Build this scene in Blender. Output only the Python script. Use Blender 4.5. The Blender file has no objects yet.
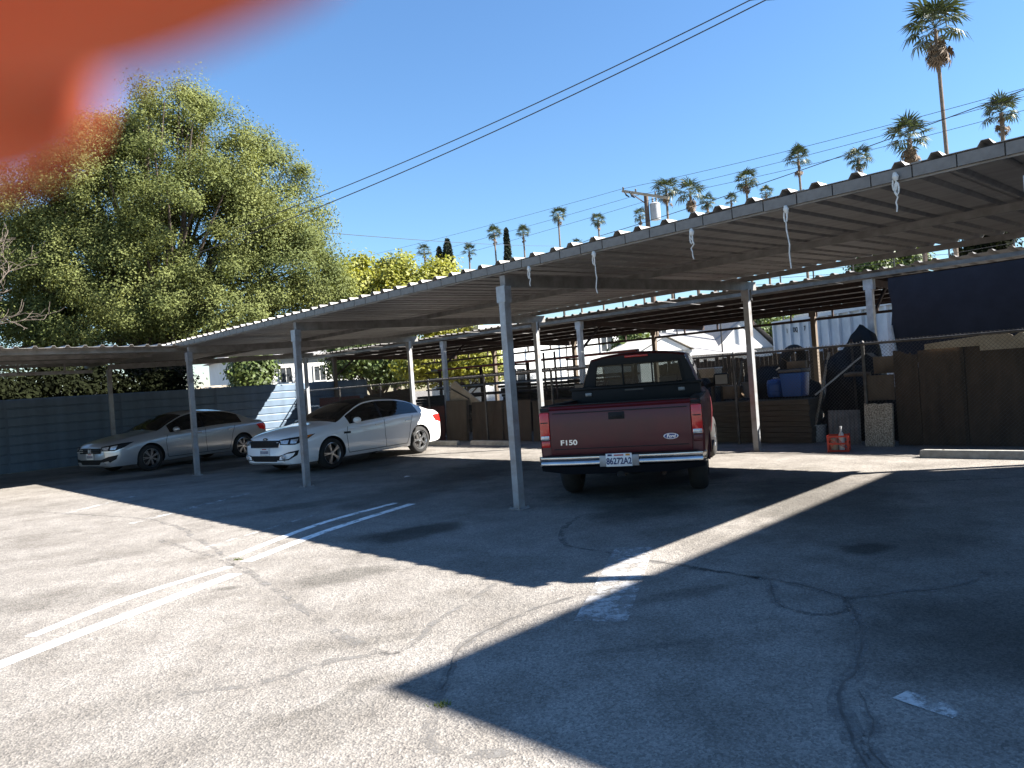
import bpy, bmesh, math, random
import numpy as np
from mathutils import Vector, Matrix
from mathutils.bvhtree import BVHTree

sc = bpy.context.scene
COL = sc.collection
R = math.radians
random.seed(4)

# ------------------------------------------------------------------ camera
cam_d = bpy.data.cameras.new('camera')
cam = bpy.data.objects.new('camera', cam_d)
COL.objects.link(cam)
cam_d.sensor_width = 36.0
cam_d.lens = 740.0 / 1024.0 * 36.0
cam_d.clip_start = 0.004
cam_d.clip_end = 3000
ROLL, PITCH, CAMH = 0.0727, -0.0016, 1.55
cam.matrix_world = (Matrix.Translation((0, 0, CAMH)) @ Matrix.Rotation(math.pi / 2 + PITCH, 4, 'X')
                    @ Matrix.Rotation(-ROLL, 4, 'Z'))
cam_d.dof.use_dof = True                 # a phone lens a few millimetres wide
cam_d.dof.focus_distance = 12.0
cam_d.dof.aperture_fstop = 7.5
sc.camera = cam

# ------------------------------------------------------------------ light
SUN = Vector((3.74, -0.56, 2.95)).normalized()          # towards the sun
w = bpy.data.worlds.new('World')
sc.world = w
w.use_nodes = True
nt = w.node_tree
sky = nt.nodes.new('ShaderNodeTexSky')
sky.sky_type = 'NISHITA'
sky.sun_disc = False
sky.sun_elevation = math.asin(SUN.z)
sky.sun_rotation = math.atan2(SUN.x, SUN.y)
sky.altitude = 0
sky.air_density = 1.45
sky.dust_density = 0.0
sky.ozone_density = 10.0
bg = nt.nodes['Background']
nt.links.new(sky.outputs[0], bg.inputs[0])
bg.inputs[1].default_value = 0.05
sun_d = bpy.data.lights.new('sun', 'SUN')
sun_d.energy = 5.0
sun_d.angle = R(0.53)
sun_d.color = (1.0, 0.955, 0.89)
sun = bpy.data.objects.new('sun', sun_d)
COL.objects.link(sun)
sun.rotation_euler = SUN.to_track_quat('Z', 'Y').to_euler()
sun.location = (20, -10, 30)
vs = sc.view_settings
vs.view_transform = 'Standard'
vs.look = 'None'
vs.exposure = 2.12
vs.gamma = 1.0
sc.cycles.max_bounces = 6
sc.cycles.diffuse_bounces = 3
sc.cycles.glossy_bounces = 3
sc.cycles.transparent_max_bounces = 8
sc.cycles.caustics_reflective = False
sc.cycles.caustics_refractive = False

# ------------------------------------------------------------------ frame of the lot
TH = -0.8022
DX, DY = math.cos(TH), math.sin(TH)      # along the carport, to the right
NX, NY = -DY, DX                         # towards the back fence
OX, OY = -0.062, 9.066                   # foot of the nearest post
ROWROT = TH
def W(t, p, z=0.0):
    return Vector((OX + t * DX + p * NX, OY + t * DY + p * NY, z))

# ------------------------------------------------------------------ materials
MATS = {}
def pm(name, c1, c2=None, scale=3.0, rough=0.6, metal=0.0, bump=0.0, bscale=40.0, detail=6.0, stretch=None,
       spec=0.5, coat=0.0, lo=0.35, hi=0.65, island=0.0, trans=0.0):
    """noise-mixed principled material in object space"""
    if name in MATS: return MATS[name]
    m = bpy.data.materials.new(name)
    m.use_nodes = True
    t = m.node_tree; n = t.nodes; l = t.links
    b = n['Principled BSDF']
    if c2 is None: c2 = tuple(x * 0.8 for x in c1)
    tc = n.new('ShaderNodeTexCoord')
    src = tc.outputs['Object']
    if stretch:
        mp = n.new('ShaderNodeMapping'); mp.inputs['Scale'].default_value = stretch
        l.new(src, mp.inputs[0]); src = mp.outputs[0]
    nz = n.new('ShaderNodeTexNoise'); nz.inputs['Scale'].default_value = scale
    nz.inputs['Detail'].default_value = detail; nz.inputs['Roughness'].default_value = 0.62
    l.new(src, nz.inputs['Vector'])
    rp = n.new('ShaderNodeValToRGB')
    rp.color_ramp.elements[0].position = lo; rp.color_ramp.elements[1].position = hi
    rp.color_ramp.elements[0].color = (*c1, 1); rp.color_ramp.elements[1].color = (*c2, 1)
    l.new(nz.outputs['Fac'], rp.inputs[0])
    out = rp.outputs[0]
    if island:
        ge = n.new('ShaderNodeNewGeometry')
        mr = n.new('ShaderNodeMapRange'); mr.inputs[3].default_value = 1 - island; mr.inputs[4].default_value = 1 + island
        l.new(ge.outputs['Random Per Island'], mr.inputs[0])
        mx = n.new('ShaderNodeVectorMath'); mx.operation = 'SCALE'
        l.new(out, mx.inputs[0]); l.new(mr.outputs[0], mx.inputs['Scale'])
        out = mx.outputs[0]
    l.new(out, b.inputs['Base Color'])
    b.inputs['Roughness'].default_value = rough
    b.inputs['Metallic'].default_value = metal
    b.inputs['Specular IOR Level'].default_value = spec
    if coat:
        b.inputs['Coat Weight'].default_value = coat; b.inputs['Coat Roughness'].default_value = 0.06
    if bump:
        nb = n.new('ShaderNodeTexNoise'); nb.inputs['Scale'].default_value = bscale; nb.inputs['Detail'].default_value = 4
        l.new(src, nb.inputs['Vector'])
        bp = n.new('ShaderNodeBump'); bp.inputs['Strength'].default_value = bump; bp.inputs['Distance'].default_value = 0.01
        l.new(nb.outputs['Fac'], bp.inputs['Height']); l.new(bp.outputs[0], b.inputs['Normal'])
    if trans:
        tr = n.new('ShaderNodeBsdfTranslucent')
        sc2 = n.new('ShaderNodeVectorMath'); sc2.operation = 'MULTIPLY'; sc2.inputs[1].default_value = (1.3, 1.25, 0.6)
        l.new(out, sc2.inputs[0]); l.new(sc2.outputs[0], tr.inputs[0])
        mix = n.new('ShaderNodeMixShader'); mix.inputs[0].default_value = trans
        l.new(b.outputs[0], mix.inputs[1]); l.new(tr.outputs[0], mix.inputs[2])
        l.new(mix.outputs[0], n['Material Output'].inputs[0])
    MATS[name] = m
    return m

galv = pm('galvanised_steel', (.33, .345, .36), (.20, .17, .145), 4, .5, .4, .08, 25, lo=.42, hi=.72)
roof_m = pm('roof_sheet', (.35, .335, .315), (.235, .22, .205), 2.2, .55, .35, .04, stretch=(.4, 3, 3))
fascia_m = pm('fascia_steel', (.21, .195, .18), (.13, .12, .108), 5, .55, .3, .05, 30)
beam_m = pm('beam_steel', (.27, .26, .25), (.17, .16, .148), 5, .6, .4)
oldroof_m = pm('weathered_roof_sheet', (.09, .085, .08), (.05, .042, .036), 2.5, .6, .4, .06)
rust_m = pm('rusty_steel', (.055, .03, .024), (.03, .02, .017), 6, .8, .2, .1)
blue_m = pm('blue_siding', (.12, .175, .24), (.075, .11, .155), 1.6, .6, .0, .06, 12, stretch=(1, 1, .35))
post_white = pm('white_post_paint', (.62, .62, .60), (.42, .41, .39), 6, .6, 0, .05)
rope_m = pm('white_rope', (.7, .7, .66), (.5, .5, .46), 30, .9)
concrete_m = pm('concrete', (.34, .33, .30), (.22, .21, .19), 8, .9, 0, .3, 60)
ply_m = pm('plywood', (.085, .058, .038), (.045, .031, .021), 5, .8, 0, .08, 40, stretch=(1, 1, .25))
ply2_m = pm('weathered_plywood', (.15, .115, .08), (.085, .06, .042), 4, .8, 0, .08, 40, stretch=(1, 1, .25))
palewood_m = pm('pale_board', (.45, .38, .28), (.33, .26, .18), 5, .8)
redsheet_m = pm('red_sheet', (.10, .022, .017), (.055, .02, .015), 5, .7)
stack_m = pm('stacked_plank', (.15, .125, .09), (.095, .075, .052), 6, .85, 0, .1, stretch=(.3, 3, 3))
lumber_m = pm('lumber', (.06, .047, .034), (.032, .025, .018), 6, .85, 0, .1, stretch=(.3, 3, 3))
bluebin_m = pm('blue_plastic', (.02, .10, .34), (.018, .085, .28), 4, .45)
black_m = pm('black_plastic', (.008, .008, .009), (.013, .013, .013), 8, .65, spec=.3)
rubber_m = pm('tyre_rubber', (.014, .014, .014), (.022, .021, .02), 20, .85)
dark_m = pm('dark_void', (.006, .006, .006), (.01, .01, .01), 5, .9)
tarp_m = pm('dark_blue_tarp', (.020, .021, .034), (.012, .013, .022), 3, .75, 0, .25, 6)
crate_m = pm('red_crate_plastic', (.50, .035, .012), (.40, .03, .012), 5, .5)
chrome_m = pm('chrome', (.52, .52, .53), (.40, .40, .41), 6, .24, 1.0)
rim_m = pm('alloy_rim', (.55, .56, .57), (.45, .46, .47), 6, .28, .9)
silver_m = pm('silver_paint', (.46, .475, .49), (.42, .435, .45), 2, .3, .5, coat=1.0)
white_m = pm('white_paint', (.88, .88, .87), (.84, .84, .83), 2, .3, 0, coat=1.0)
maroon_m = pm('maroon_paint', (.085, .004, .008), (.062, .005, .008), 3, .42, .0, coat=.12)
navy_m = pm('black_paint', (.006, .007, .010), (.008, .009, .012), 2, .5, .0, spec=.25)
red_lens = pm('red_lens', (.62, .02, .015), (.5, .015, .012), 20, .2, coat=.6)
amber_lens = pm('amber_lens', (.75, .22, .03), (.65, .18, .03), 20, .2)
clear_lens = pm('clear_lens', (.62, .63, .64), (.32, .33, .34), 30, .12, .3, coat=1.0)
plate_m = pm('plate_white', (.74, .74, .72), (.68, .68, .67), 10, .5)
ink_m = pm('navy_ink', (.02, .03, .10), (.02, .03, .10), 5, .6)
letter_m = pm('silver_letter', (.75, .75, .74), (.70, .70, .70), 5, .3, .6)
badgeblue_m = pm('badge_blue', (.02, .06, .22), (.02, .05, .2), 5, .3)
stucco_m = pm('white_stucco', (.62, .62, .60), (.54, .54, .52), 1.5, .9)
stucco2_m = pm('cream_stucco', (.62, .58, .50), (.54, .50, .43), 1.5, .9)
shingle_m = pm('grey_shingle', (.26, .25, .25), (.17, .165, .16), 6, .9, stretch=(1, 1, 4))
winglass_m = pm('window_glass', (.03, .035, .04), (.05, .055, .06), 3, .08)
steelwhite_m = pm('container_paint', (.62, .64, .66), (.50, .52, .54), 2, .6)
wire_m = pm('wire_black', (.02, .02, .02), (.03, .03, .03), 5, .7)
zinc_m = pm('zinc_wire', (.11, .105, .10), (.06, .055, .05), 8, .5, .6)
bark_m = pm('bark', (.10, .075, .055), (.055, .042, .032), 6, .95, 0, .5, 14)
deadbark_m = pm('bare_twig', (.15, .12, .095), (.09, .07, .055), 6, .9)
palmbark_m = pm('palm_bark', (.17, .13, .10), (.10, .08, .06), 5, .95, 0, .4, 10)
poletimber_m = pm('pole_timber', (.14, .10, .075), (.09, .065, .05), 4, .9)
oak_m = pm('oak_leaf', (.165, .18, .058), (.095, .115, .036), .55, .75, spec=.2, island=.22, trans=.28, lo=.38, hi=.62)
yel_m = pm('yellow_leaf', (.27, .26, .035), (.18, .20, .032), .35, .6, island=.3, trans=.35)
dark_leaf = pm('dark_leaf', (.016, .019, .008), (.009, .011, .005), .8, .9, spec=.05, island=.4, trans=.2)
green_leaf = pm('green_leaf', (.09, .12, .025), (.05, .08, .02), .5, .6, island=.4, trans=.25)
cyp_m = pm('cypress_leaf', (.018, .03, .012), (.011, .02, .008), .8, .7, island=.4)
palm_m = pm('palm_frond', (.05, .066, .022), (.03, .044, .016), .8, .55, island=.25, trans=.15)
drypalm_m = pm('dry_frond', (.15, .10, .055), (.10, .065, .036), .8, .8)

def glass_mat(name, col, alpha_t):
    m = bpy.data.materials.new(name); m.use_nodes = True
    t = m.node_tree; n = t.nodes; l = t.links
    b = n['Principled BSDF']
    nz = n.new('ShaderNodeTexNoise'); nz.inputs['Scale'].default_value = 3
    rp = n.new('ShaderNodeValToRGB')
    rp.color_ramp.elements[0].color = (*col, 1); rp.color_ramp.elements[1].color = (*[c * 1.3 for c in col], 1)
    l.new(nz.outputs['Fac'], rp.inputs[0]); l.new(rp.outputs[0], b.inputs['Base Color'])
    b.inputs['Roughness'].default_value = 0.04
    b.inputs['IOR'].default_value = 1.5
    tr = n.new('ShaderNodeBsdfTransparent'); tr.inputs[0].default_value = (.55, .6, .6, 1)
    mix = n.new('ShaderNodeMixShader'); mix.inputs[0].default_value = alpha_t
    l.new(b.outputs[0], mix.inputs[1]); l.new(tr.outputs[0], mix.inputs[2])
    l.new(mix.outputs[0], n['Material Output'].inputs[0])
    return m
carglass_m = glass_mat('tinted_glass', (.010, .011, .012), .12)
rearglass_m = glass_mat('cab_glass', (.015, .018, .02), .62)

# ------------------------------------------------------------------ helpers
class MB:
    def __init__(self): self.v = []; self.f = []
    def add(self, vs, fs):
        o = len(self.v); self.v += [tuple(x) for x in vs]; self.f += [tuple(i + o for i in q) for q in fs]
        return self
    def box(self, c, s, M=None):
        x, y, z = s[0] / 2, s[1] / 2, s[2] / 2
        vs = [Vector((a * x, b * y, d * z)) for d in (-1, 1) for b in (-1, 1) for a in (-1, 1)]
        vs = [(M @ v if M else v) + Vector(c) for v in vs]
        return self.add(vs, [(0, 2, 3, 1), (4, 5, 7, 6), (0, 1, 5, 4), (2, 6, 7, 3), (0, 4, 6, 2), (1, 3, 7, 5)])
    def bar(self, a, b, wd, ht, up=(0, 0, 1)):
        a = Vector(a); b = Vector(b); d = (b - a); L = d.length; d.normalize()
        s = d.cross(Vector(up))
        if s.length < 1e-4: s = d.cross(Vector((0, 1, 0)))
        s.normalize(); u = s.cross(d)
        M = Matrix((d, s, u)).transposed()
        return self.box((a + b) / 2, (L, wd, ht), M)
    def tube(self, pts, r, n=8, cap=True):
        pts = [Vector(p) for p in pts]; rs = r if hasattr(r, '__len__') else [r] * len(pts)
        rings = []
        pd = None
        for i, p in enumerate(pts):
            d = (pts[min(i + 1, len(pts) - 1)] - pts[max(i - 1, 0)]).normalized()
            if pd is None:
                s = d.cross(Vector((0, 0, 1)))
                if s.length < .1: s = d.cross(Vector((0, 1, 0)))
            else: s = ps - d * ps.dot(d)
            s.normalize(); u = d.cross(s); ps = s; pd = d
            rings.append([p + (s * math.cos(2 * math.pi * k / n) + u * math.sin(2 * math.pi * k / n)) * rs[i] for k in range(n)])
        return self.loft(rings, True, cap)
    def loft(self, rings, closed=True, cap=False):
        n = len(rings[0]); vs = [v for r in rings for v in r]; fs = []
        for i in range(len(rings) - 1):
            for k in range(n if closed else n - 1):
                k2 = (k + 1) % n
                fs.append((i * n + k, i * n + k2, (i + 1) * n + k2, (i + 1) * n + k))
        if cap:
            fs.append(tuple(range(n - 1, -1, -1))); fs.append(tuple((len(rings) - 1) * n + k for k in range(n)))
        return self.add(vs, fs)
    def lathe(self, prof, n=24, axis='y'):
        rings = []
        for r, h in prof:
            ring = []
            for k in range(n):
                a = 2 * math.pi * k / n
                if axis == 'y': ring.append((r * math.cos(a), h, r * math.sin(a)))
                else: ring.append((r * math.cos(a), r * math.sin(a), h))
            rings.append(ring)
        return self.loft(rings, True, False)
    def mesh(self, name='m'):
        me = bpy.data.meshes.new(name); me.from_pydata([tuple(v) for v in self.v], [], self.f); me.update(); return me
    def build(self, name, mat, parent=None, smooth=False, bevel=0, M=None, angle=35):
        me = self.mesh(name)
        if M is not None: me.transform(M)
        bm = bmesh.new(); bm.from_mesh(me)
        if bevel:
            bmesh.ops.bevel(bm, geom=[e for e in bm.edges if len(e.link_faces) == 2 and e.calc_face_angle(0) > .5],
                            offset=bevel, segments=2, affect='EDGES', profile=.5)
        bmesh.ops.recalc_face_normals(bm, faces=bm.faces)
        bm.to_mesh(me); bm.free()
        if smooth or bevel:
            for p in me.polygons: p.use_smooth = True
            me.set_sharp_from_angle(angle=R(angle))
        return link(name, me, mat, parent)

def link(name, me, mat=None, parent=None):
    o = bpy.data.objects.new(name, me)
    COL.objects.link(o)
    if mat is not None and len(me.materials) == 0: me.materials.append(mat)
    if parent is not None: o.parent = parent
    return o
def tag(o, label=None, cat=None, group=None, kind=None):
    if label: o['label'] = label
    if cat: o['category'] = cat
    if group: o['group'] = group
    if kind: o['kind'] = kind
    return o
def empty(name, loc=(0, 0, 0), rz=0, label=None, cat=None, group=None):
    o = bpy.data.objects.new(name, None); COL.objects.link(o)
    o.location = loc; o.rotation_euler = (0, 0, rz); o.empty_display_size = .2
    return tag(o, label, cat, group)
KIDS = {}
def copy_tree(o, parent=None):
    c = o.copy(); COL.objects.link(c); c.parent = parent
    for ch in o.children: copy_tree(ch, c)
    return c
def dup(o, parent=None, loc=None, rot=None, scale=None):
    c = o.copy(); COL.objects.link(c); c.parent = parent
    if loc is not None: c.location = loc
    if rot is not None: c.rotation_euler = rot
    if scale is not None: c.scale = scale
    return c
def text_mesh(body, size, depth=.002, shear=0):
    cu = bpy.data.curves.new('txt', 'FONT'); cu.body = body; cu.size = size; cu.extrude = depth
    cu.offset = size * .022
    cu.align_x = 'CENTER'; cu.align_y = 'CENTER'; cu.shear = shear
    o = bpy.data.objects.new('txt', cu); COL.objects.link(o)
    dg = bpy.context.evaluated_depsgraph_get()
    me = bpy.data.meshes.new_from_object(o.evaluated_get(dg))
    bpy.data.objects.remove(o); bpy.data.curves.remove(cu)
    me.materials.clear()
    return me
def frame(a, b, up=(0, 0, 1)):
    """matrix whose x runs from a to b"""
    a = Vector(a); x = (Vector(b) - a).normalized(); y = Vector(up).cross(x).normalized(); z = x.cross(y)
    M = Matrix((x, y, z)).transposed().to_4x4(); M.translation = a
    return M

# ------------------------------------------------------------------ ground
def asphalt():
    m = bpy.data.materials.new('worn_asphalt'); m.use_nodes = True
    t = m.node_tree; n = t.nodes; l = t.links; b = n['Principled BSDF']
    tc = n.new('ShaderNodeTexCoord'); co = tc.outputs['Object']
    def noise(s, d=5, r=.6):
        z = n.new('ShaderNodeTexNoise'); z.inputs['Scale'].default_value = s; z.inputs['Detail'].default_value = d
        z.inputs['Roughness'].default_value = r; l.new(co, z.inputs['Vector']); return z
    def ramp(src, a, ca, c, cc):
        r = n.new('ShaderNodeValToRGB'); e = r.color_ramp.elements
        e[0].position = a; e[0].color = (*ca, 1); e[1].position = c; e[1].color = (*cc, 1); l.new(src, r.inputs[0]); return r.outputs[0]
    def mul(a, c, f=1.0):
        x = n.new('ShaderNodeMix'); x.data_type = 'RGBA'; x.blend_type = 'MULTIPLY'; x.inputs[0].default_value = f
        l.new(a, x.inputs[6]); l.new(c, x.inputs[7]); return x.outputs[2]
    big = ramp(noise(.45, 6).outputs['Fac'], .36, (.210, .193, .174), .7, (.268, .247, .224))
    mid = ramp(noise(2.3, 6).outputs['Fac'], .3, (.80, .79, .78), .62, (1.05, 1.05, 1.05))
    vo = n.new('ShaderNodeTexVoronoi'); vo.inputs['Scale'].default_value = 85; l.new(co, vo.inputs['Vector'])
    agg = ramp(vo.outputs['Color'], .1, (.62, .62, .62), .9, (1.28, 1.27, 1.24))
    fine = ramp(noise(160, 3).outputs['Fac'], .34, (.72, .72, .72), .66, (1.2, 1.2, 1.2))
    blot = ramp(noise(.9, 8, .7).outputs['Fac'], .34, (.80, .79, .775), .52, (1.03, 1.03, 1.03))
    c = mul(mul(mul(mul(big, mid), agg), fine), blot)
    # oil stains, damp patches and wide ellipses of painted shade: centre, radii, angle, strength
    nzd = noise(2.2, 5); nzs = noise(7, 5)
    for (x, y), rx, ry, ang, s in STAINS_AND_SHADE:
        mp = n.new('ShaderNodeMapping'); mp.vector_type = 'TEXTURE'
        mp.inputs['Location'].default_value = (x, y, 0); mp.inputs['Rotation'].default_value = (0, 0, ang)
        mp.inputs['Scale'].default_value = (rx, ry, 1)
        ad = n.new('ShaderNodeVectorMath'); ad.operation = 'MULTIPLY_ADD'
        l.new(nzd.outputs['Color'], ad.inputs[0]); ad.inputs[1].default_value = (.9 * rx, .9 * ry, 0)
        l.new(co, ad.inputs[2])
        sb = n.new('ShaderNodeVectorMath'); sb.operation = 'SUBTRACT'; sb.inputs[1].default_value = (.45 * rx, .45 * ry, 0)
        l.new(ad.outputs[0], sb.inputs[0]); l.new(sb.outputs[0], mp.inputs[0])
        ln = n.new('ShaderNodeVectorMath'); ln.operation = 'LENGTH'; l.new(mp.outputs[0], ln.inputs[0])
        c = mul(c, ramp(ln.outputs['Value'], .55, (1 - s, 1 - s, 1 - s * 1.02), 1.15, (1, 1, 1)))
    l.new(c, b.inputs['Base Color'])
    b.inputs['Roughness'].default_value = .9; b.inputs['Specular IOR Level'].default_value = .25
    bp = n.new('ShaderNodeBump'); bp.inputs['Strength'].default_value = .55; bp.inputs['Distance'].default_value = .008
    l.new(vo.outputs['Distance'], bp.inputs['Height'])
    bp2 = n.new('ShaderNodeBump'); bp2.inputs['Strength'].default_value = .5; bp2.inputs['Distance'].default_value = .03
    l.new(noise(9, 6).outputs['Fac'], bp2.inputs['Height']); l.new(bp.outputs[0], bp2.inputs['Normal'])
    l.new(bp2.outputs[0], b.inputs['Normal'])
    return m
STAINS_AND_SHADE = [((-1.175, 8.089), .75, .45, .6, .62), ((-1.606, 6.333), .55, .32, .5, .42), ((-2.511, 6.231), .16, .09, 0, .4),
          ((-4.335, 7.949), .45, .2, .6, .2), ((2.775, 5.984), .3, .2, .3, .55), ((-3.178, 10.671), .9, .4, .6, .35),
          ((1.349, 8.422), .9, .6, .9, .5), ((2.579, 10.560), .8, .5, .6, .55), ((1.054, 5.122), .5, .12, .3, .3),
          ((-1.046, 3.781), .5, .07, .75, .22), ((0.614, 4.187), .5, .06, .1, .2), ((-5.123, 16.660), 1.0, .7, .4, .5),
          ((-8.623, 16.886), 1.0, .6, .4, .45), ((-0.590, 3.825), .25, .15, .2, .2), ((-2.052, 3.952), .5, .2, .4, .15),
          ((3.334, 6.553), 1.6, 1.0, .3, .3), ((-7.6, 18.3), 1.2, 2.2, -.5, .5), ((-3.2, 16.3), 1.2, 2.4, -.5, .5), ((-.6, 13.6), 1.1, 2.2, -.5, .5), ((1.6, 10.9), 1.2, 2.4, -.3, .55), ((3.4, 8.4), 1.1, 2.0, -.4, .45), ((-1.7, 11.2), .8, 1.5, -.5, .35), ((2.9, 4.6), 1.3, 1.9, -.2, .35), ((-3.934, 6.239), .8, .35, .4, .14), ((-1.369, 3.406), .9, .4, .3, .12), ((-0.344, 5.350), .7, .3, -.5, .16), ((2.391, 3.946), 1.0, .8, .3, .35), ((-0.943, 4.643), .5, .1, .2, .2)]  # wide stall and right foreground ellipses are shade painted into the asphalt
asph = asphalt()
mb = MB()
GN = 60
# fine near sheet and far apron in one sheet
xs = [-900, -300, -120, -60] + [-40 + i * 2 for i in range(41)] + [60, 120, 300, 900]
ys = [-300, -100, -40, -20] + [-10 + i * 2 for i in range(36)] + [90, 140, 300, 900]
rnd = random.Random(2)
vs_ = []
for j, y in enumerate(ys):
    for i, x in enumerate(xs):
        far = max(0, math.hypot(x, y - 15) - 26)
        vs_.append((x, y, -min(.4, far * .006)))
fs_ = [(j * len(xs) + i, j * len(xs) + i + 1, (j + 1) * len(xs) + i + 1, (j + 1) * len(xs) + i)
       for j in range(len(ys) - 1) for i in range(len(xs) - 1)]
mb.add(vs_, fs_)
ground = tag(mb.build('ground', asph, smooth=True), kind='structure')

# painted lines: worn ribbons a few millimetres above the asphalt
def worn_paint(name, cov):
    m = bpy.data.materials.new(name); m.use_nodes = True
    t = m.node_tree; n = t.nodes; l = t.links; b = n['Principled BSDF']
    b.inputs['Roughness'].default_value = .85; b.inputs['Base Color'].default_value = (.82, .81, .79, 1)
    tc = n.new('ShaderNodeTexCoord')
    nz = n.new('ShaderNodeTexNoise'); nz.inputs['Scale'].default_value = 5; nz.inputs['Detail'].default_value = 10; nz.inputs['Roughness'].default_value = .82
    l.new(tc.outputs['Object'], nz.inputs['Vector'])
    rp = n.new('ShaderNodeValToRGB'); rp.color_ramp.elements[0].position = cov - .07; rp.color_ramp.elements[1].position = cov + .07
    rp.color_ramp.elements[0].color = (1, 1, 1, 1); rp.color_ramp.elements[1].color = (0, 0, 0, 1)
    l.new(nz.outputs['Fac'], rp.inputs[0])
    tr = n.new('ShaderNodeBsdfTransparent'); mix = n.new('ShaderNodeMixShader')
    l.new(rp.outputs[0], mix.inputs[0]); l.new(tr.outputs[0], mix.inputs[1]); l.new(b.outputs[0], mix.inputs[2])
    l.new(mix.outputs[0], n['Material Output'].inputs[0])
    return m
paint_a = worn_paint('worn_white_paint', .57)
paint_b = worn_paint('faded_white_paint', .47)
paint_c = worn_paint('patchy_white_paint', .50)
for q_, c_ in ((paint_c, (.42, .41, .40, 1)), (paint_b, (.5, .49, .47, 1))): q_.node_tree.nodes['Principled BSDF'].inputs['Base Color'].default_value = c_
def ribbon(pts, wd, z, name, mat, jit=0, seed=1):
    rr = random.Random(seed)
    P = [Vector((p[0], p[1])) for p in pts]; Q = []
    E_ = [P[0] * 2 - P[1]] + P + [P[-1] * 2 - P[-2]]
    for i in range(1, len(E_) - 2):                      # smooth curve through the points
        a, b, c, d = E_[i - 1:i + 3]; k = max(1, int((c - b).length / .06))
        for q in range(k):
            t = q / k
            Q.append(.5 * ((2 * b) + (c - a) * t + (2 * a - 5 * b + 4 * c - d) * t * t + (3 * b - a - 3 * c + d) * t ** 3))
    Q.append(P[-1])
    mbb = MB(); vs = []; fs = []; off = 0; w1 = 1
    for i, q in enumerate(Q):
        d = (Q[min(i + 1, len(Q) - 1)] - Q[max(i - 1, 0)]).normalized(); s = Vector((-d.y, d.x))
        if jit:
            off = off * .8 + rr.uniform(-jit, jit); w1 = w1 * .7 + .3 * rr.uniform(.0, 1.9)
        ww = wd * w1 / 2; q2 = q + s * off
        vs += [(q2.x + s.x * ww, q2.y + s.y * ww, z), (q2.x - s.x * ww, q2.y - s.y * ww, z)]
        if i: fs.append((2 * i - 2, 2 * i - 1, 2 * i + 1, 2 * i))
    mbb.add(vs, fs)
    return mbb.build(name, mat, ground)
ribbon([(-3.428, 4.513), (-3.124, 5.392), (-2.626, 6.720)], .14, .004, 'parking_line', paint_a)
ribbon([(-3.540, 5.247), (-3.289, 6.135), (-2.797, 7.025)], .10, .004, 'parking_line', paint_a)
ribbon([(-2.706, 7.194), (-2.229, 8.584), (-1.480, 10.094)], .13, .004, 'parking_line', paint_a)
ribbon([(-2.937, 7.472), (-2.464, 9.038), (-1.729, 10.290)], .11, .004, 'parking_line', paint_a)
ribbon([(-3.461, 8.049), (-2.633, 9.949)], .06, .004, 'parking_line', paint_b)
ribbon([(-5.362, 10.142), (-4.593, 12.621)], .14, .004, 'parking_line', paint_b)
ribbon([(-7.194, 11.666), (-6.923, 13.512)], .14, .004, 'parking_line', paint_b)
ribbon([(0.980, 6.604), (0.708, 5.606), (0.446, 4.680)], .34, .004, 'parking_line', paint_c)
ribbon([(1.663, 3.376), (1.801, 3.150)], .12, .004, 'parking_line', paint_b)
crack_m = pm('crack_dirt', (.05, .045, .04), (.13, .118, .105), 5, .95)
dirt_m = worn_paint('crack_dust', .47)
dirt_m.node_tree.nodes['Principled BSDF'].inputs['Base Color'].default_value = (.165, .154, .141, 1)
CR = [[(1.288, 5.801), (1.749, 5.322), (1.947, 5.063), (2.072, 4.796), (2.434, 4.841), (2.848, 4.874), (3.225, 5.128)],
      [(1.749, 5.322), (1.611, 4.778), (1.735, 4.542), (1.907, 4.542), (2.072, 4.796)],
      [(2.072, 4.796), (1.817, 4.066), (1.615, 3.704), (1.414, 3.474), (1.296, 3.110), (1.215, 2.798), (1.123, 2.476)],
      [(1.518, 3.456), (1.439, 3.161), (1.309, 2.962), (1.291, 2.738)],
      [(0.683, 8.375), (0.405, 7.622), (0.394, 6.920), (0.749, 6.483), (1.030, 6.107)],
      [(1.030, 6.107), (1.474, 5.626), (1.700, 5.390)],
      [(-4.281, 8.740), (-2.760, 7.052), (-1.702, 5.533), (-0.868, 4.388), (-0.596, 4.956), (-0.245, 5.778)],
      [(-2.760, 7.052), (-3.727, 8.550), (-5.202, 10.375), (-7.869, 12.127)],
      [(-0.484, 3.806), (-0.467, 3.271), (-0.291, 3.139), (-0.078, 3.142)],
      [(-0.484, 3.806), (-0.370, 4.523), (0.227, 5.209), (0.831, 5.435)],
      [(-1.915, 4.005), (-1.501, 4.064), (-1.179, 4.322), (-0.781, 4.403)],
      [(2.438, 10.008), (3.184, 9.806), (3.975, 9.192), (5.791, 8.746)]]
for i, c_ in enumerate(CR):
    big = i in (0, 1, 2)
    ribbon(c_, .08 if big else .07, .002, 'crack_edge', dirt_m, jit=.010, seed=i)
    if i < 6 or i in (9, 14):
        ribbon(c_, .009 if big else .006, .0045, 'pavement_crack', crack_m, jit=.010, seed=i)

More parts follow.
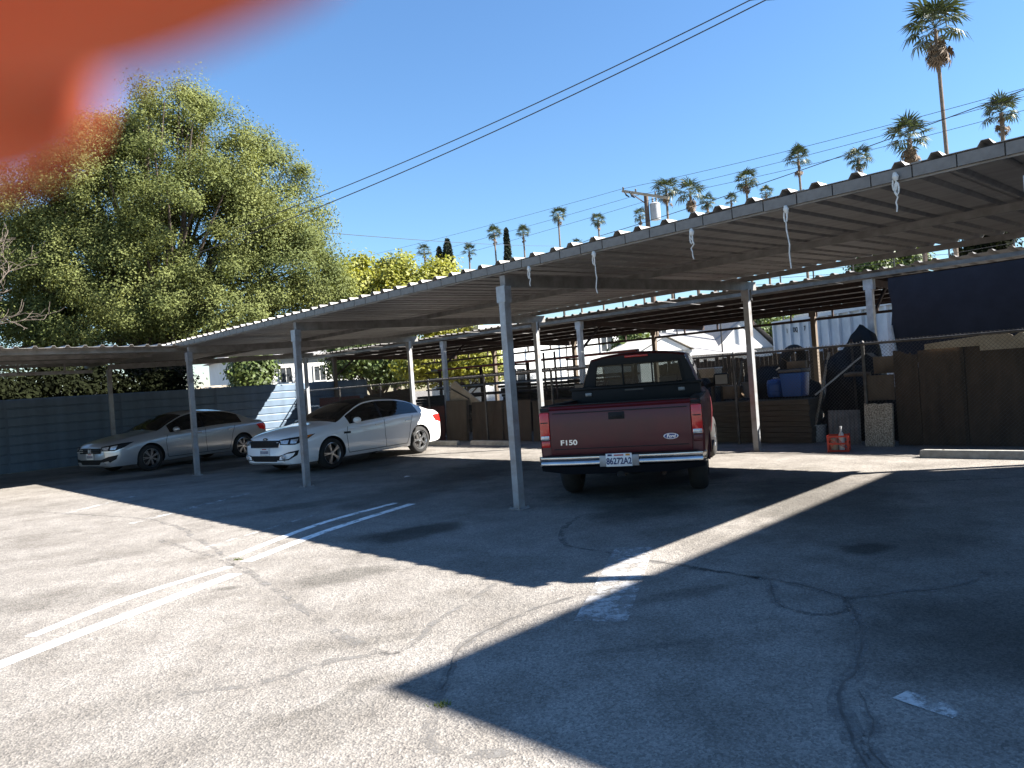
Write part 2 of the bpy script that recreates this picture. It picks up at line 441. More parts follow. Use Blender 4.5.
weed_m = pm('weed_blade', (.12, .15, .03), (.08, .10, .025), 8, .8, trans=.2)
for i, (g, lab) in enumerate([((-2.827, 7.312), 'tiny weed tuft where the parking lines break'), ((-0.465, 3.615), 'tiny weed tuft in the crack near the shadow corner')]):
    rr = random.Random(i); o = empty('weed_tuft', g + (0,), 0, lab, 'weed', 'weeds in the cracks')
    m = MB()
    for k in range(26):
        a = rr.uniform(0, 6.28); d = rr.uniform(0, .06); h = rr.uniform(.01, .028); x, y = d * math.cos(a), d * .5 * math.sin(a); b = rr.uniform(0, 6.28)
        m.add([(x - .004, y, 0), (x + .004, y, 0), (x + .02 * math.cos(b), y + .02 * math.sin(b), h)], [(0, 1, 2)])
    tag(m.build('blades', weed_m, o), kind='stuff')

# ------------------------------------------------------------------ corrugated roof sheets
def rib_profile(width, rib, h, rw=.055):
    """y-z profile across the sheet"""
    n = round(width / rib); pts = []
    for k in range(n):
        c = (k + .5) * rib
        pts += [(c - rib / 2, 0), (c - rw * .95, 0), (c - rw * .45, h), (c + rw * .45, h), (c + rw * .95, 0)]
    pts.append((width, 0))
    return pts
def sheet_mesh(name, width, length, rib=.305, h=.042, th=.004):
    """ribs run along y; x across"""
    pr = rib_profile(width, rib, h); vs = []; fs = []
    k = len(pr)
    for y in (0, length):
        vs += [(x, y, z + th) for x, z in pr]; vs += [(x, y, z) for x, z in pr]
    for i in range(k - 1):
        fs.append((i, i + 1, 2 * k + i + 1, 2 * k + i))
        fs.append((k + i, 3 * k + i, 3 * k + i + 1, k + i + 1))
        fs.append((i, k + i, k + i + 1, i + 1)); fs.append((2 * k + i, 2 * k + i + 1, 3 * k + i + 1, 3 * k + i))
    me = bpy.data.meshes.new(name); me.from_pydata(vs, [], fs); me.update(); return me
def row(name, t, p, z, label=None, cat=None, group=None):
    return empty(name, W(t, p, z), ROWROT, label, cat, group)
def c_post(name, mat, parent, x, y, z0, z1, s=.10):
    m = MB(); th = .012
    m.box((0, -s / 2 + th / 2, (z1 - z0) / 2), (s, th, z1 - z0)); m.box((0, s / 2 - th / 2, (z1 - z0) / 2), (s, th, z1 - z0))
    m.box((-s / 2 + th / 2, 0, (z1 - z0) / 2), (th, s - 2 * th, z1 - z0)); m.box((s / 2 - th / 2, 0, (z1 - z0) / 2), (th, s - 2 * th, z1 - z0))
    m.box((0, 0, .006), (s * 1.9, s * 1.9, .012))
    for a in (-1, 1):
        for b in (-1, 1): m.box((a * s * .75, b * s * .75, .02), (.02, .02, .016))
    for b in (-1, 1): m.box((0, b * (s / 2 + .004), z1 - z0 - .10), (s * 1.5, .008, .2))
    o = m.build(name, mat, parent); o.location = (x, y, z0)
    return o

def carport(root, x0, x1, depth, zf, slope, posts_x, post_y, front, beam_zoff=-.20, panel_mat=roof_m, postmat=galv, purl=(0, 2.1, 4.1, 6.0), pw=.915, over=.35, rib=.305, long_left=0):
    """local x along the row, local y to the back"""
    n = max(1, round((x1 - x0) / pw)); wd = (x1 - x0) / n
    me = sheet_mesh('roof_panel', wd + .07, depth, rib=(wd + .07) / round(wd / rib)); me.materials.append(panel_mat)
    a = math.atan(slope)
    rr = random.Random(n)
    for i in range(n):
        o = link('roof_panel', me, None, root)
        if long_left and i * wd < long_left: o.scale.y = 1.10
        o.location = (x0 + i * wd, front, zf + slope * front + rr.uniform(0, .004) + .004 * (i % 2))
        o.rotation_euler = (a, 0, 0)
    for q, y in enumerate(purl):
        z = zf + slope * y
        if q == 0 and front > -.3:
            # fascia: one folded strip for each pan of the sheets
            k = n * 3; w2 = (x1 - x0) / k
            fm = MB().box((w2 / 2, 0, -.05), (w2 - .010, .012, .09)).box((w2 / 2, .035, -.09), (w2 - .010, .06, .010)).mesh('fascia_piece')
            fm.materials.append(fascia_m)
            for i in range(k):
                o = link('fascia_piece', fm, None, root); o.location = (x0 + i * w2, front + .012 + rr.uniform(0, .003), z + rr.uniform(-.003, .003))
            MB().box(((x0 + x1) / 2, front + .045, z - .06), (x1 - x0 - .02, .02, .10)).build('front_purlin', beam_m, root)
        else:
            m = MB().box(((x0 + x1) / 2, y, z - .065), (x1 - x0 - .02, .05, .085))
            m.build('purlin', beam_m if panel_mat is not oldroof_m else rust_m, root)
    for x in posts_x:
        MB().bar((x, front + (.07 if front > -.3 else .6), zf + slope * front + beam_zoff), (x, depth + front - .1, zf + slope * (depth + front) + beam_zoff), .09, .15).build('beam', beam_m, root)
        for y in post_y:
            c_post('post', postmat, root, x, y, 0, zf + slope * y + beam_zoff - .06)

cp = row('carport', 0, 0, 0, 'long open carport with ribbed metal roof over the three parked vehicles', 'carport', 'carports round the parking lot')
carport(cp, -18.2, 5.60, 6.5, 3.0, .028, (-16.1, -10.22, -5.29, 0, 5.46), (.06, 6.09), -.02, purl=(0, 3.1, 6.2), long_left=6.5)
# left wing along the blue fence
wg = empty('carport', W(-10.9, -.15, 0), ROWROT + math.pi / 2 , 'low carport wing at the left along the blue fence', 'carport', 'carports round the parking lot')
# local x runs to the back (n), local y runs to the left (-d)
carport(wg, -17.4, .45, 7.65, 2.93, .02, (-16.6, -11.2, -6.2), (5.6,), -.35, purl=(0, 2.4, 4.8, 7.0))
for i in range(16):
    MB().box((-17 + i * 1.08, 5.5, 2.86), (.05, .05, .3)).build('hanger', beam_m, wg)
MB().box((-8.7, 5.6, 2.72), (17.2, .06, .09)).build('rail', galv, wg)
# unseen block assumed from the near shadow, made tall to cut skylight too
ab = row('unseen_block', 9.98, 1.1, 0, 'unseen two storey block beyond the right edge, guessed from its shadow on the asphalt', 'building')
ab.rotation_euler.z = ROWROT + .035
abm = pm('unseen_block_stucco', (.30, .26, .21), (.25, .22, .18), 2, .9, 0, .1)
MB().box((9, 4.05, 3.2), (18, 8.1, 6.4)).build('wall', abm, ab)  # wall, roof and windows here all belong to the assumed unseen block
MB().box((9, 4.05, 6.45), (18.3, 8.4, .12)).build('roof', concrete_m, ab)
for k in range(5):
    for z in (1.5, 4.4):
        wo_ = MB().box((1.8 + k * 3.4, -.03, z), (1.6, .07, 1.2)).build('window', post_white, ab)
        MB().box((1.8 + k * 3.4, -.05, z), (1.44, .06, 1.04)).build('pane', winglass_m, wo_)
for k in range(2):
    for z in (1.5, 4.4):
        wo_ = MB().box((-.03, 2.2 + k * 3.6, z), (.07, 1.4, 1.2)).build('window', post_white, ab)
        MB().box((-.05, 2.2 + k * 3.6, z), (.06, 1.24, 1.04)).build('pane', winglass_m, wo_)

# ropes tied to the fascia
def rope(t, z0, z1, label, loops=1, sw=.03):
    r = row('rope', t, -.035, z0, label, 'rope', 'ropes hanging from the carport')
    rr = random.Random(int(t * 100))
    pts = [(0, 0, 0)]; L = z0 - z1
    for i in range(1, 9): pts.append((rr.uniform(-sw, sw) * .4, rr.uniform(-.01, .01), -L * i / 8))
    MB().tube(pts, .006, 6).build('strand', rope_m, r, smooth=True)
    k = MB()
    for j in range(loops):
        cx = -.03 + .05 * j
        k.tube([(cx * .3 + .014 * math.cos(a), .0, -.09 - .05 * math.sin(a) - .03 * j) for a in [i * math.pi / 4 for i in range(9)]], .007, 6)
    k.build('loop', rope_m, r, smooth=True)
    m = MB()
    m.tube([(-.005, 0, .005), (0, 0, -.03), (.006, 0, -.06)], [.012, .026, .012], 8)
    m.build('knot', rope_m, r, smooth=True)
rope(4.57, 2.96, 2.66, 'short white rope with knotted loops nearest the right edge', 2)
rope(3.68, 2.90, 2.36, 'long white rope with a bob at its end, second from right', 1)
rope(2.74, 2.89, 2.60, 'thin frayed cord hanging from the fascia below the transformer', 1, .06)
rope(1.53, 2.89, 2.44, 'thin white string hanging right of the nearest post', 1)
rope(.55, 2.89, 2.66, 'tiny cord end hanging just beside the nearest post', 1)

# ------------------------------------------------------------------ blue boundary fence on the left
bf = row('metal_fence', -18.6, 0, 0, 'blue fence of horizontal metal siding along the left side', 'fence')
sid = MB(); hh = .262
for i, (za, zb) in enumerate([(0, 1)]):
    prof = [(0, .0), (0.022, .02), (.022, hh - .045), (0, hh - .008), (0, hh)]
rings = []
for y in (0, 3.0): rings.append([(x, y, z) for x, z in prof] + [(-.02, y, hh), (-.02, y, 0)])
sid.loft(rings, True, True)
sme = sid.mesh('siding_board'); sme.materials.append(blue_m)
for seg in range(10):
    for k in range(8):
        o = link('siding_board', sme, None, bf); o.location = (.004 * (k % 2), -20.0 + seg * 3.0 + .001 * k, .02 + k * hh)
for seg in range(11):
    MB().box((.026, -20 + seg * 3.0, 1.06), (.012, .07, 2.1)).build('joint_cover', blue_m, bf)
    MB().box((-.06, -20 + seg * 3.0, 1.05), (.08, .08, 2.1)).build('post', galv, bf)

# ------------------------------------------------------------------ chain link fence at the back
FP = 7.2
cf = row('chain_link_fence', 0, FP, 0, 'chain link fence with pipe rail across the back of the lot', 'fence')
FX0, FX1, FZ = -18.4, 9.0, 1.78
for i in range(12):
    x = FX0 + i * (FX1 - FX0) / 11
    MB().tube([(x, 0, 0), (x, 0, FZ + .03)], .03, 10).build('fence_post', zinc_m, cf, smooth=True)
    MB().tube([(x, 0, FZ + .03), (x, 0, FZ + .06)], [.036, .012], 10).build('post_cap', zinc_m, cf, smooth=True)
MB().tube([(FX0, -.012, FZ), (FX1, -.012, FZ)], .022, 8).build('top_rail', zinc_m, cf, smooth=True)
# mesh of diagonal wires
vs = []; fs = []; g_ = .062; r_ = .0024
def wire(a, b):
    a = Vector(a); b = Vector(b); d = (b - a).normalized(); s = d.cross(Vector((0, 1, 0))); o = len(vs)
    for P in (a, b):
        for k in range(3):
            an = 2 * math.pi * k / 3
            vs.append(tuple(P + s * r_ * math.cos(an) + Vector((0, 1, 0)) * r_ * math.sin(an)))
    for k in range(3): fs.append((o + k, o + (k + 1) % 3, o + 3 + (k + 1) % 3, o + 3 + k))
x = FX0
while x < FX1 + FZ:
    a0 = max(FX0, x - FZ); wire((max(FX0, x - FZ), .006, min(FZ - .0, x - a0) if x - FZ >= FX0 else x - FX0), (min(x, FX1), .006, 0 if x <= FX1 else x - FX1))
    x += g_
x = FX0 - FZ
while x < FX1:
    xa = max(x, FX0); xb = min(x + FZ, FX1)
    wire((xa, -.006, xa - x), (xb, -.006, xb - x))
    x += g_
me = bpy.data.meshes.new('wire_mesh'); me.from_pydata(vs, [], fs); me.update()
tag(link('wire_mesh', me, zinc_m, cf), kind='stuff')
# twisted wire tips along the top
tp_ = MB()
for i in range(430):
    x = FX0 + .06 * i + .03
    if x > FX1: break
    tp_.bar((x - .012, 0, FZ - .01), (x + .012, 0, FZ + .045), .004, .004, (0, 1, 0)); tp_.bar((x + .012, .004, FZ - .01), (x - .012, .004, FZ + .045), .004, .004, (0, 1, 0))
tag(tp_.build('wire_tips', zinc_m, cf), kind='stuff')

# ------------------------------------------------------------------ wheel stops
def wheel_stop(t, p, rz, label):
    o = empty('wheel_stop', W(t, p, 0), ROWROT + rz, label, 'wheel stop', 'wheel stops along the back')
    m = MB(); L = 1.75
    prof = [(-.08, 0), (-.075, .06), (-.05, .115), (.05, .115), (.075, .06), (.08, 0)]
    rr = random.Random(int(t * 10))
    rings = []
    for x in [-L / 2, -L / 2 + .05] + [-L / 2 + .05 + (L - .1) * k / 8 for k in range(1, 9)] + [L / 2]:
        e = .9 if abs(x) > L / 2 - .03 else 1
        rings.append([(x, y * e + rr.uniform(-.004, .004), z * e) for y, z in prof])
    m.loft(rings, True, True); m.build('body', concrete_m, o, smooth=True)
    MB().lathe([(0, .118), (.018, .118), (.018, .11)], 8, 'z').build('pin', rust_m, o).location = (L / 2 - .3, 0, 0)
    MB().lathe([(0, .118), (.018, .118), (.018, .11)], 8, 'z').build('pin', rust_m, o).location = (-L / 2 + .3, 0, 0)
wheel_stop(3.68, 5.75, .02, 'concrete wheel stop at the foot of the brown wall on the right')
wheel_stop(-7.4, 6.45, -.03, 'concrete wheel stop before the leaning plywood, beside the near post')
wheel_stop(-9.55, 6.3, .05, 'concrete wheel stop just behind the rear of the white sedan')

# ------------------------------------------------------------------ sheets, boards and junk behind the fence
def panel(name, t0, t1, z1, p, label, cat, mat, lean=.06, z0=0.0, th=.018, shear=0.0, batten=None, ribs=False, rag=0, group=None):
    """upright sheet leaning against the fence, from t0 to t1"""
    o = row(name, (t0 + t1) / 2, p, z0, label, cat, group)
    o.rotation_euler = (-lean, 0, ROWROT)
    wd = t1 - t0; H_ = z1 - z0
    if ribs:
        me = sheet_mesh('sheet', wd, H_, rib=.076, h=.02); me.transform(Matrix.Translation((-wd / 2, 0, 0)) @ Matrix.Rotation(math.pi / 2, 4, 'X'))
        link('sheet', me, mat, o)
    else:
        rr = random.Random(int(t0 * 37))
        k = 14; vs = []
        top = [H_ + shear * (i / k - .5) + (rr.uniform(-rag, rag * .3) if rag else 0) for i in range(k + 1)]
        m = MB()
        for y in (-th / 2, th / 2):
            vs += [(-wd / 2 + wd * i / k, y, 0) for i in range(k + 1)] + [(-wd / 2 + wd * i / k, y, top[i]) for i in range(k + 1)]
        K = 2 * (k + 1); fs = []
        for i in range(k):
            a, b = i, i + 1; c, d = k + 1 + i + 1, k + 1 + i
            fs += [(a, b, c, d), (K + a, K + d, K + c, K + b), (d, c, K + c, K + d), (a, K + a, K + b, b)]
        fs += [(0, k + 1, K + k + 1, K), (k, K + k, K + 2 * k + 1, 2 * k + 1)]
        m.add(vs, fs); m.build('sheet', mat, o)
    if batten:
        for bx in batten:
            MB().box((bx * wd, -th / 2 - .018, H_ / 2), (.05, .034, H_ * .96)).build('batten', lumber_m, o)
    return o
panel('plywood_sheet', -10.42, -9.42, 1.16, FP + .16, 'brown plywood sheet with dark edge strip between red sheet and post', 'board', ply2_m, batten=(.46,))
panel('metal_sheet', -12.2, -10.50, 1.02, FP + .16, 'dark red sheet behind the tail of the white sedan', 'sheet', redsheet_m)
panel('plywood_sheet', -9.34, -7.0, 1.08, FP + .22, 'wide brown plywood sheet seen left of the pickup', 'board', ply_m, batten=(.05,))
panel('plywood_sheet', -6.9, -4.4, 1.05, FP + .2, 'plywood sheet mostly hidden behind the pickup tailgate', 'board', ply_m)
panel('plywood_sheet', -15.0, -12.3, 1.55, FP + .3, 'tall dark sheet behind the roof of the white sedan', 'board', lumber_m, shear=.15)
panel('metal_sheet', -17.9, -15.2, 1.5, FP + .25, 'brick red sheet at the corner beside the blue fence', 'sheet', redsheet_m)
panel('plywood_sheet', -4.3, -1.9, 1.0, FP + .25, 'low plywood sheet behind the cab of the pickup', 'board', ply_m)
# big brown wall on the right, made of sheets with a torn top
for i, (a, b, z, mt, sh) in enumerate([(1.98, 2.36, 1.60, ply_m, -.1), (2.365, 4.03, 1.66, ply_m, .05), (4.035, 4.735, 1.68, ply_m, .02), (4.74, 6.125, 1.66, ply_m, 0), (6.13, 7.6, 1.66, ply_m, 0)]):
    panel('wall_sheet', a, b, z, FP + .10 + .01 * i,
          ['narrow brown sheet beside the speckled slab', 'wide brown sheet under the torn tarp edge', 'brown sheet at the right edge of the view', 'brown sheet just past the right edge', 'last brown sheet of the back wall'][i], 'board', mt, lean=.01, shear=sh, rag=.05, batten=(-.1,) if i == 1 else None, group='sheets of the brown back wall')
panel('plywood_strip', 2.5, 3.7, 1.74, FP + .05, 'long tan board lit by the sun under the fence rail', 'board', palewood_m, lean=.02, z0=1.60, shear=.1)
panel('plywood_strip', 3.3, 3.95, 1.76, FP + .04, 'ragged tan board scrap above the brown wall', 'board', palewood_m, lean=.02, z0=1.52, rag=.06)
sl = panel('concrete_slab', 1.52, 1.98, .74, FP - .14, 'speckled pale slab standing against the fence beside the red crate', 'slab', pm('speckled_stone', (.52, .47, .38), (.16, .13, .10), 60, .85, 0, .3, 60, detail=2, lo=.42, hi=.58), lean=.1, th=.06, rag=.02)
panel('plywood_box_side', 1.50, 1.96, 1.22, FP + .12, 'brown plywood square above the speckled slab', 'board', ply2_m, z0=.78)
panel('corrugated_sheet', .78, 1.34, .62, FP + .14, 'short grey corrugated metal sheet behind the red crate', 'sheet', pm('grey_corrugated', (.22, .24, .26), (.13, .145, .16), 5, .5, .4), ribs=True)
# leaning pale boards
lb = row('pale_board', -10.0, FP + .35, 1.0, 'pair of pale boards leaning slantwise behind the fence top', 'board')
m = MB().add([(-.42, 0, .0), (-.30, 0, .62), (-.12, 0, .72), (1.05, 0, .02), (-.42, .03, .0), (-.30, .03, .62), (-.12, .03, .72), (1.05, .03, .02)],
             [(0, 3, 2, 1), (4, 5, 6, 7), (0, 1, 5, 4), (1, 2, 6, 5), (2, 3, 7, 6), (3, 0, 4, 7)])
m.build('board', palewood_m, lb)
MB().bar((-.26, -.03, .5), (.5, -.03, .18), .02, .03).build('board_edge', lumber_m, lb)
# lumber stack behind the fence (each board a part)
ls = row('lumber_stack', -.62, FP + .5, 0, 'stack of long weathered planks behind the chain link', 'lumber')
rr = random.Random(8)
lm = MB().box((0, 0, 0), (2.05, .55, .098)).mesh('plank'); lm.materials.append(stack_m)
for k in range(8):
    o = link('plank', lm, None, ls); o.location = (rr.uniform(-.02, .02), rr.uniform(-.015, .015), .055 + k * .105); o.rotation_euler = (0, 0, rr.uniform(-.008, .008))
# blue bin and barrel
bb = row('storage_bin', .02, FP + .52, .89, 'large blue plastic bin with grey lid on the plank stack', 'bin')
m = MB(); m.loft([[(x * s, y * s, z) for x, y in ((-.22, -.2), (.22, -.2), (.22, .2), (-.22, .2))] for z, s in ((0, .86), (.3, .95), (.46, 1.0))], True, True)
m.build('body', bluebin_m, bb, bevel=.02)
MB().box((0, 0, .50), (.47, .43, .06)).build('lid', pm('grey_plastic', (.12, .11, .10), (.09, .08, .075), 5, .6), bb, bevel=.015)
br = row('barrel', -.42, FP + .62, .89, 'small blue plastic barrel beside the post on the plank stack', 'barrel')
MB().lathe([(0, 0), (.16, 0), (.175, .05), (.18, .10), (.17, .11), (.18, .13), (.18, .24), (.17, .25), (.18, .27), (.16, .33), (.05, .36), (0, .36)], 20, 'z').build('body', bluebin_m, br, smooth=True)
MB().lathe([(.05, .355), (.05, .39), (0, .39)], 12, 'z').build('cap', post_white, br)
# tyres and bags heaped in the shade
def tyre_mesh(ro, ri, wd):
    m = MB(); n = 10; prof = []
    for k in range(n + 1):
        a = math.pi * k / n
        prof.append((ri + (ro - ri) * (math.sin(a) ** .55), -wd / 2 * math.cos(a) * (1.0 if 0 < k < n else .8)))
    m.lathe(prof + [(ri, prof[-1][1] * .9), (ri, -prof[-1][1] * .9), prof[0]], 32, 'y'); return m.mesh('tyre')
tym = tyre_mesh(.31, .19, .2); tym.materials.append(rubber_m)
for i, (t, p, z, ro, lab) in enumerate([(-.1, FP + .75, 1.60, (.3, .2, .5), 'old tyre lying on the heap behind the blue bin'), (.62, FP + .9, .32, (.1, 0, .3), 'old tyre standing right of the plank stack'),
                                     (.95, FP + .95, 1.25, (1.3, .1, .0), 'old tyre on top of the dark heap near the fence post'), (.75, FP + 1.2, .75, (1.5, .1, 0), 'old tyre in the middle of the dark heap')]):
    o = link('tyre', tym, None); o.location = W(t, p, z); o.rotation_euler = ro
    tag(o, lab, 'tyre', 'old tyres behind the fence')
def heap(name, t, p, sx, sy, sz, label, mat, seed, cat='bag'):
    rr = random.Random(seed); me = bpy.data.meshes.new(name); bm = bmesh.new()
    bmesh.ops.create_icosphere(bm, subdivisions=4, radius=1)
    ph = [rr.uniform(0, 6) for _ in range(6)]
    for v in bm.verts:
        d = 1 + .16 * math.sin(4 * v.co.x + ph[0]) * math.sin(5 * v.co.y + ph[1]) + .09 * math.sin(9 * v.co.z + ph[2] + 3 * v.co.x) + .04 * math.sin(17 * v.co.x + ph[3]) * math.sin(15 * v.co.y + 9 * v.co.z + ph[4])
        v.co = Vector((v.co.x * d * sx, v.co.y * d * sy, max(-.5, v.co.z * d) * sz + .5 * sz))
    bm.to_mesh(me); bm.free()
    for q in me.polygons: q.use_smooth = True
    o = link(name, me, mat); o.location = W(t, p, 0); o.rotation_euler = (0, 0, ROWROT)
    tag(o, label, cat, 'junk behind the fence'); return o
heap('rubbish_heap', -.9, FP + 1.5, .9, .6, 1.0, 'black tarped heap behind the post and barrel', black_m, 3, 'heap')
heap('rubbish_heap', 1.0, FP + 1.1, .62, .5, 1.25, 'black bagged heap right of the blue bin', black_m, 5, 'heap')
heap('rubbish_heap', 2.6, FP + 1.0, 1.1, .4, .95, 'dark heap hidden behind the brown wall', black_m, 6, 'heap')
heap('rubbish_heap', -2.6, FP + 1.2, .8, .5, .9, 'dark heap behind the right side of the pickup', black_m, 7, 'heap')
ot = row('pale_duct', 1.2, FP + .5, 1.24, 'pale rolled tube lying on the dark heap by the fence post', 'tube')
MB().tube([(-.22, 0, 0), (-.1, 0, .015), (.05, 0, .01), (.24, 0, 0)], [.035, .045, .045, .04], 10).build('roll', ply2_m, ot, smooth=True)
wb = row('box', -1.68, FP + .25, 1.36, 'pale wooden box lit by the sun above the pickup mirror', 'box')
MB().box((0, 0, .09), (.42, .3, .18)).build('body', palewood_m, wb, bevel=.008)
MB().box((0, 0, .195), (.44, .32, .024)).build('lid', post_white, wb, bevel=.006)
MB().box((0, .1, -.68), (.06, .06, 1.36)).build('leg', lumber_m, wb)
MB().box((.1, .3, -.68), (.06, .06, 1.36)).build('leg', lumber_m, wb)
# odds and ends in the dark behind the fence
card_m = pm('cardboard', (.20, .14, .085), (.14, .095, .055), 5, .9)
for i, (a, b, mt, lab) in enumerate([((.35, FP + .35, 0), (.62, FP + .8, 1.75), palewood_m, 'pale stick leaning left of the corrugated sheet'), ((1.25, FP + .3, 0), (1.05, FP + .75, 1.9), lumber_m, 'dark post leaning behind the slab'),
        ((-1.3, FP + .3, 0), (-1.15, FP + .7, 1.7), stack_m, 'weathered stick leaning between box and barrel'), ((-1.95, FP + .25, 0), (-2.3, FP + .6, 1.65), galv, 'grey pipe leaning behind the pickup mirror'), ((.45, FP + .4, .9), (1.3, FP + .7, 1.62), galv, 'grey pipe lying slantwise over the dark heap')]):
    o = row('leaning_stick', a[0], a[1], a[2], lab, 'stick', 'sticks leaning behind the fence')
    MB().bar((0, 0, 0), (b[0] - a[0], b[1] - a[1], b[2] - a[2]), .04, .03).build('shaft', mt, o)
    MB().bar(Vector((b[0] - a[0], b[1] - a[1], b[2] - a[2])) * .97, Vector((b[0] - a[0], b[1] - a[1], b[2] - a[2])), .046, .036).build('end_cap', rust_m, o)
def bucket(t, p, z, mat, lab):
    o = row('bucket', t, p, z, lab, 'bucket', 'buckets behind the fence')
    MB().lathe([(0, 0), (.12, 0), (.145, .30), (.155, .30), (.155, .33), (.14, .33), (.11, .02), (0, .02)], 18, 'z').build('body', mat, o, smooth=True)
    MB().tube([(.15 * math.cos(a), 0, .3 + .12 * math.sin(a)) for a in [i * math.pi / 8 for i in range(9)]], .004, 5).build('bail', zinc_m, o)
bucket(.40, FP + .55, .0, post_white, 'pale bucket on the ground right of the plank stack')
bucket(-.95, FP + .55, .89, pm('grey_bucket', (.10, .10, .10), (.08, .08, .08), 4, .6), 'grey bucket on the plank stack left of the barrel')
for i, (t, p, z, sx, sz, rz, lab) in enumerate([(-1.35, FP + .6, .89, .36, .26, .2, 'cardboard carton at the left end of the plank stack'), (1.75, FP + .55, 1.24, .4, .3, -.2, 'cardboard carton above the plywood square'), (.05, FP + .6, 1.43, .34, .14, .3, 'flat carton on the lid of the blue bin')]):
    o = row('carton', t, p, z, lab, 'box', 'cartons behind the fence'); o.rotation_euler.z = ROWROT + rz
    MB().box((0, 0, sz / 2), (sx, .3, sz)).build('body', card_m, o, bevel=.006)
    MB().bar((-sx / 2, -.08, sz + .002), (-sx / 2 - .1, -.1, sz + .08), .28, .006).build('flap', card_m, o)
# red crate with bottles
ck = row('milk_crate', 1.36, 6.32, 0, 'red plastic crate with openwork sides on the asphalt', 'crate')
ck.rotation_euler.z = ROWROT + .3
cw, ch = .33, .28
for x in (-1, 1):
    for y in (-1, 1):
        MB().box((x * (cw / 2 - .012), y * (cw / 2 - .012), ch / 2), (.03, .03, ch)).build('corner_post', crate_m, ck)
for z in (.02, .14, ch - .02):
    for s in (-1, 1):
        MB().box((0, s * (cw / 2 - .006), z), (cw - .06, .012, .03)).build('rail', crate_m, ck)
        MB().box((s * (cw / 2 - .006), 0, z), (.012, cw - .06, .03)).build('rail', crate_m, ck)
for s in (-1, 1):
    MB().bar((-.13, s * (cw / 2 - .008), .04), (.0, s * (cw / 2 - .008), .24), .008, .014, (0, 1, 0)).build('slat', crate_m, ck)
    MB().bar((.13, s * (cw / 2 - .009), .04), (.0, s * (cw / 2 - .009), .24), .008, .014, (0, 1, 0)).build('slat', crate_m, ck)
    MB().bar((-.13, s * (cw / 2 - .010), .22), (.13, s * (cw / 2 - .010), .06), .008, .014, (0, 1, 0)).build('slat', crate_m, ck)
MB().box((0, 0, .015), (cw - .03, cw - .03, .01)).build('floor', crate_m, ck)
bo = empty('bottle', W(1.40, 6.34, .02), 0, 'clear bottle with pale neck standing in the red crate', 'bottle')
MB().lathe([(0, 0), (.045, 0), (.047, .2), (.04, .26), (.016, .31), (.016, .38), (.02, .38), (.02, .4), (0, .4)], 14, 'z').build('body', plate_m, bo, smooth=True)
jg = empty('jar', W(1.30, 6.28, .02), 0, 'cream jar inside the red crate', 'jar')
MB().lathe([(0, 0), (.06, 0), (.065, .12), (.05, .17), (.05, .2), (0, .2)], 14, 'z').build('body', palewood_m, jg, smooth=True)
lt = empty('litter', (-2.002, 13.287)+(.0,), .4, 'small scrap of white litter on the asphalt by the white sedan', 'litter')
MB().add([(-.06, -.03, .004), (.06, -.035, .012), (.07, .03, .006), (0, .045, .02), (-.05, .03, .004)], [(0, 1, 3), (1, 2, 3), (0, 3, 4)]).build('scrap', plate_m, lt)

# ------------------------------------------------------------------ yard carport behind the fence
yc = row('yard_carport', 0, 8.6, 0, 'dark rusty carport in the yard behind the chain link fence', 'carport')
yn = 34; yx0, yx1 = -21.0, 9.0; ywd = (yx1 - yx0) / yn
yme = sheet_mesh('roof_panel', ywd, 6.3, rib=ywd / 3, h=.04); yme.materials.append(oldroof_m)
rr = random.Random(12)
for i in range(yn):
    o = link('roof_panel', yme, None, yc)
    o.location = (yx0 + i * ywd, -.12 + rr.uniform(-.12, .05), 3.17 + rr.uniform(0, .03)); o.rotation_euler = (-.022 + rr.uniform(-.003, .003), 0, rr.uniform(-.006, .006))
MB().box((-6, -.10, 3.09), (30, .04, .075)).build('front_beam', fascia_m, yc)
for y in (1.1, 2.2, 3.3, 4.4, 5.5, 6.05):
    MB().box((-6, y, 3.10 - .022 * y), (30, .05, .09)).build('purlin', rust_m, yc)
MB().box((-6, 6.05, 2.72), (30, .06, .07)).build('rear_rail', rust_m, yc)
YP = ((-18.520, 2.150)[0], (-11.840, 2.750)[0], (-6.130, 2.810)[0], (1.200, 2.630)[0], 5.2)
for i, x in enumerate(YP):
    c_post('post', post_white if i in (1, 2, 3) else ply2_m, yc, x, .02, 0, 3.03, .12)
    MB().bar((x, .0, 2.98), (x, 6.1, 2.85), .07, .13).build('beam', rust_m, yc)
    MB().bar((x, .06, 2.3), (x, .9, 2.92), .05, .05).build('brace', rust_m, yc)
for x in (-16, -11.6, (-8.010, 2.640)[0], (-2.550, 2.420)[0], 4.0):
    c_post('post', ply2_m if x < 0 else post_white, yc, x, 6.05, 0, 3.0, .13)
for i in range(24):
    MB().box((-20 + i * 1.2, 6.05, 2.88), (.045, .045, .26)).build('web_strut', rust_m, yc)
# dark screen hung on the yard carport
tr_ = row('shade_screen', 1.62, 8.44, 0, 'large dark blue screen hanging from the yard carport at right', 'screen')
m = MB(); vs = []; fs = []
for j in range(13):
    for i in range(31):
        x = i * .2; z = 1.42 + (2.98 - 1.42) * j / 12
        vs.append((x + (.02 * math.sin(j) if i == 0 else 0), .015 * math.sin(x * 3.1 + j * .4) + .01 * math.sin(x * 9), z))
for j in range(12):
    for i in range(30): fs.append((j * 31 + i, j * 31 + i + 1, (j + 1) * 31 + i + 1, (j + 1) * 31 + i))
m.add(vs, fs); m.build('cloth', tarp_m, tr_, smooth=True)
MB().bar((0, 0, 1.4), (6, 0, 1.42), .03, .04).build('bottom_batten', ply2_m, tr_)
MB().bar((.05, -.03, 1.62), (.0, -.03, 2.1), .03, .03).build('edge_batten', post_white, tr_)

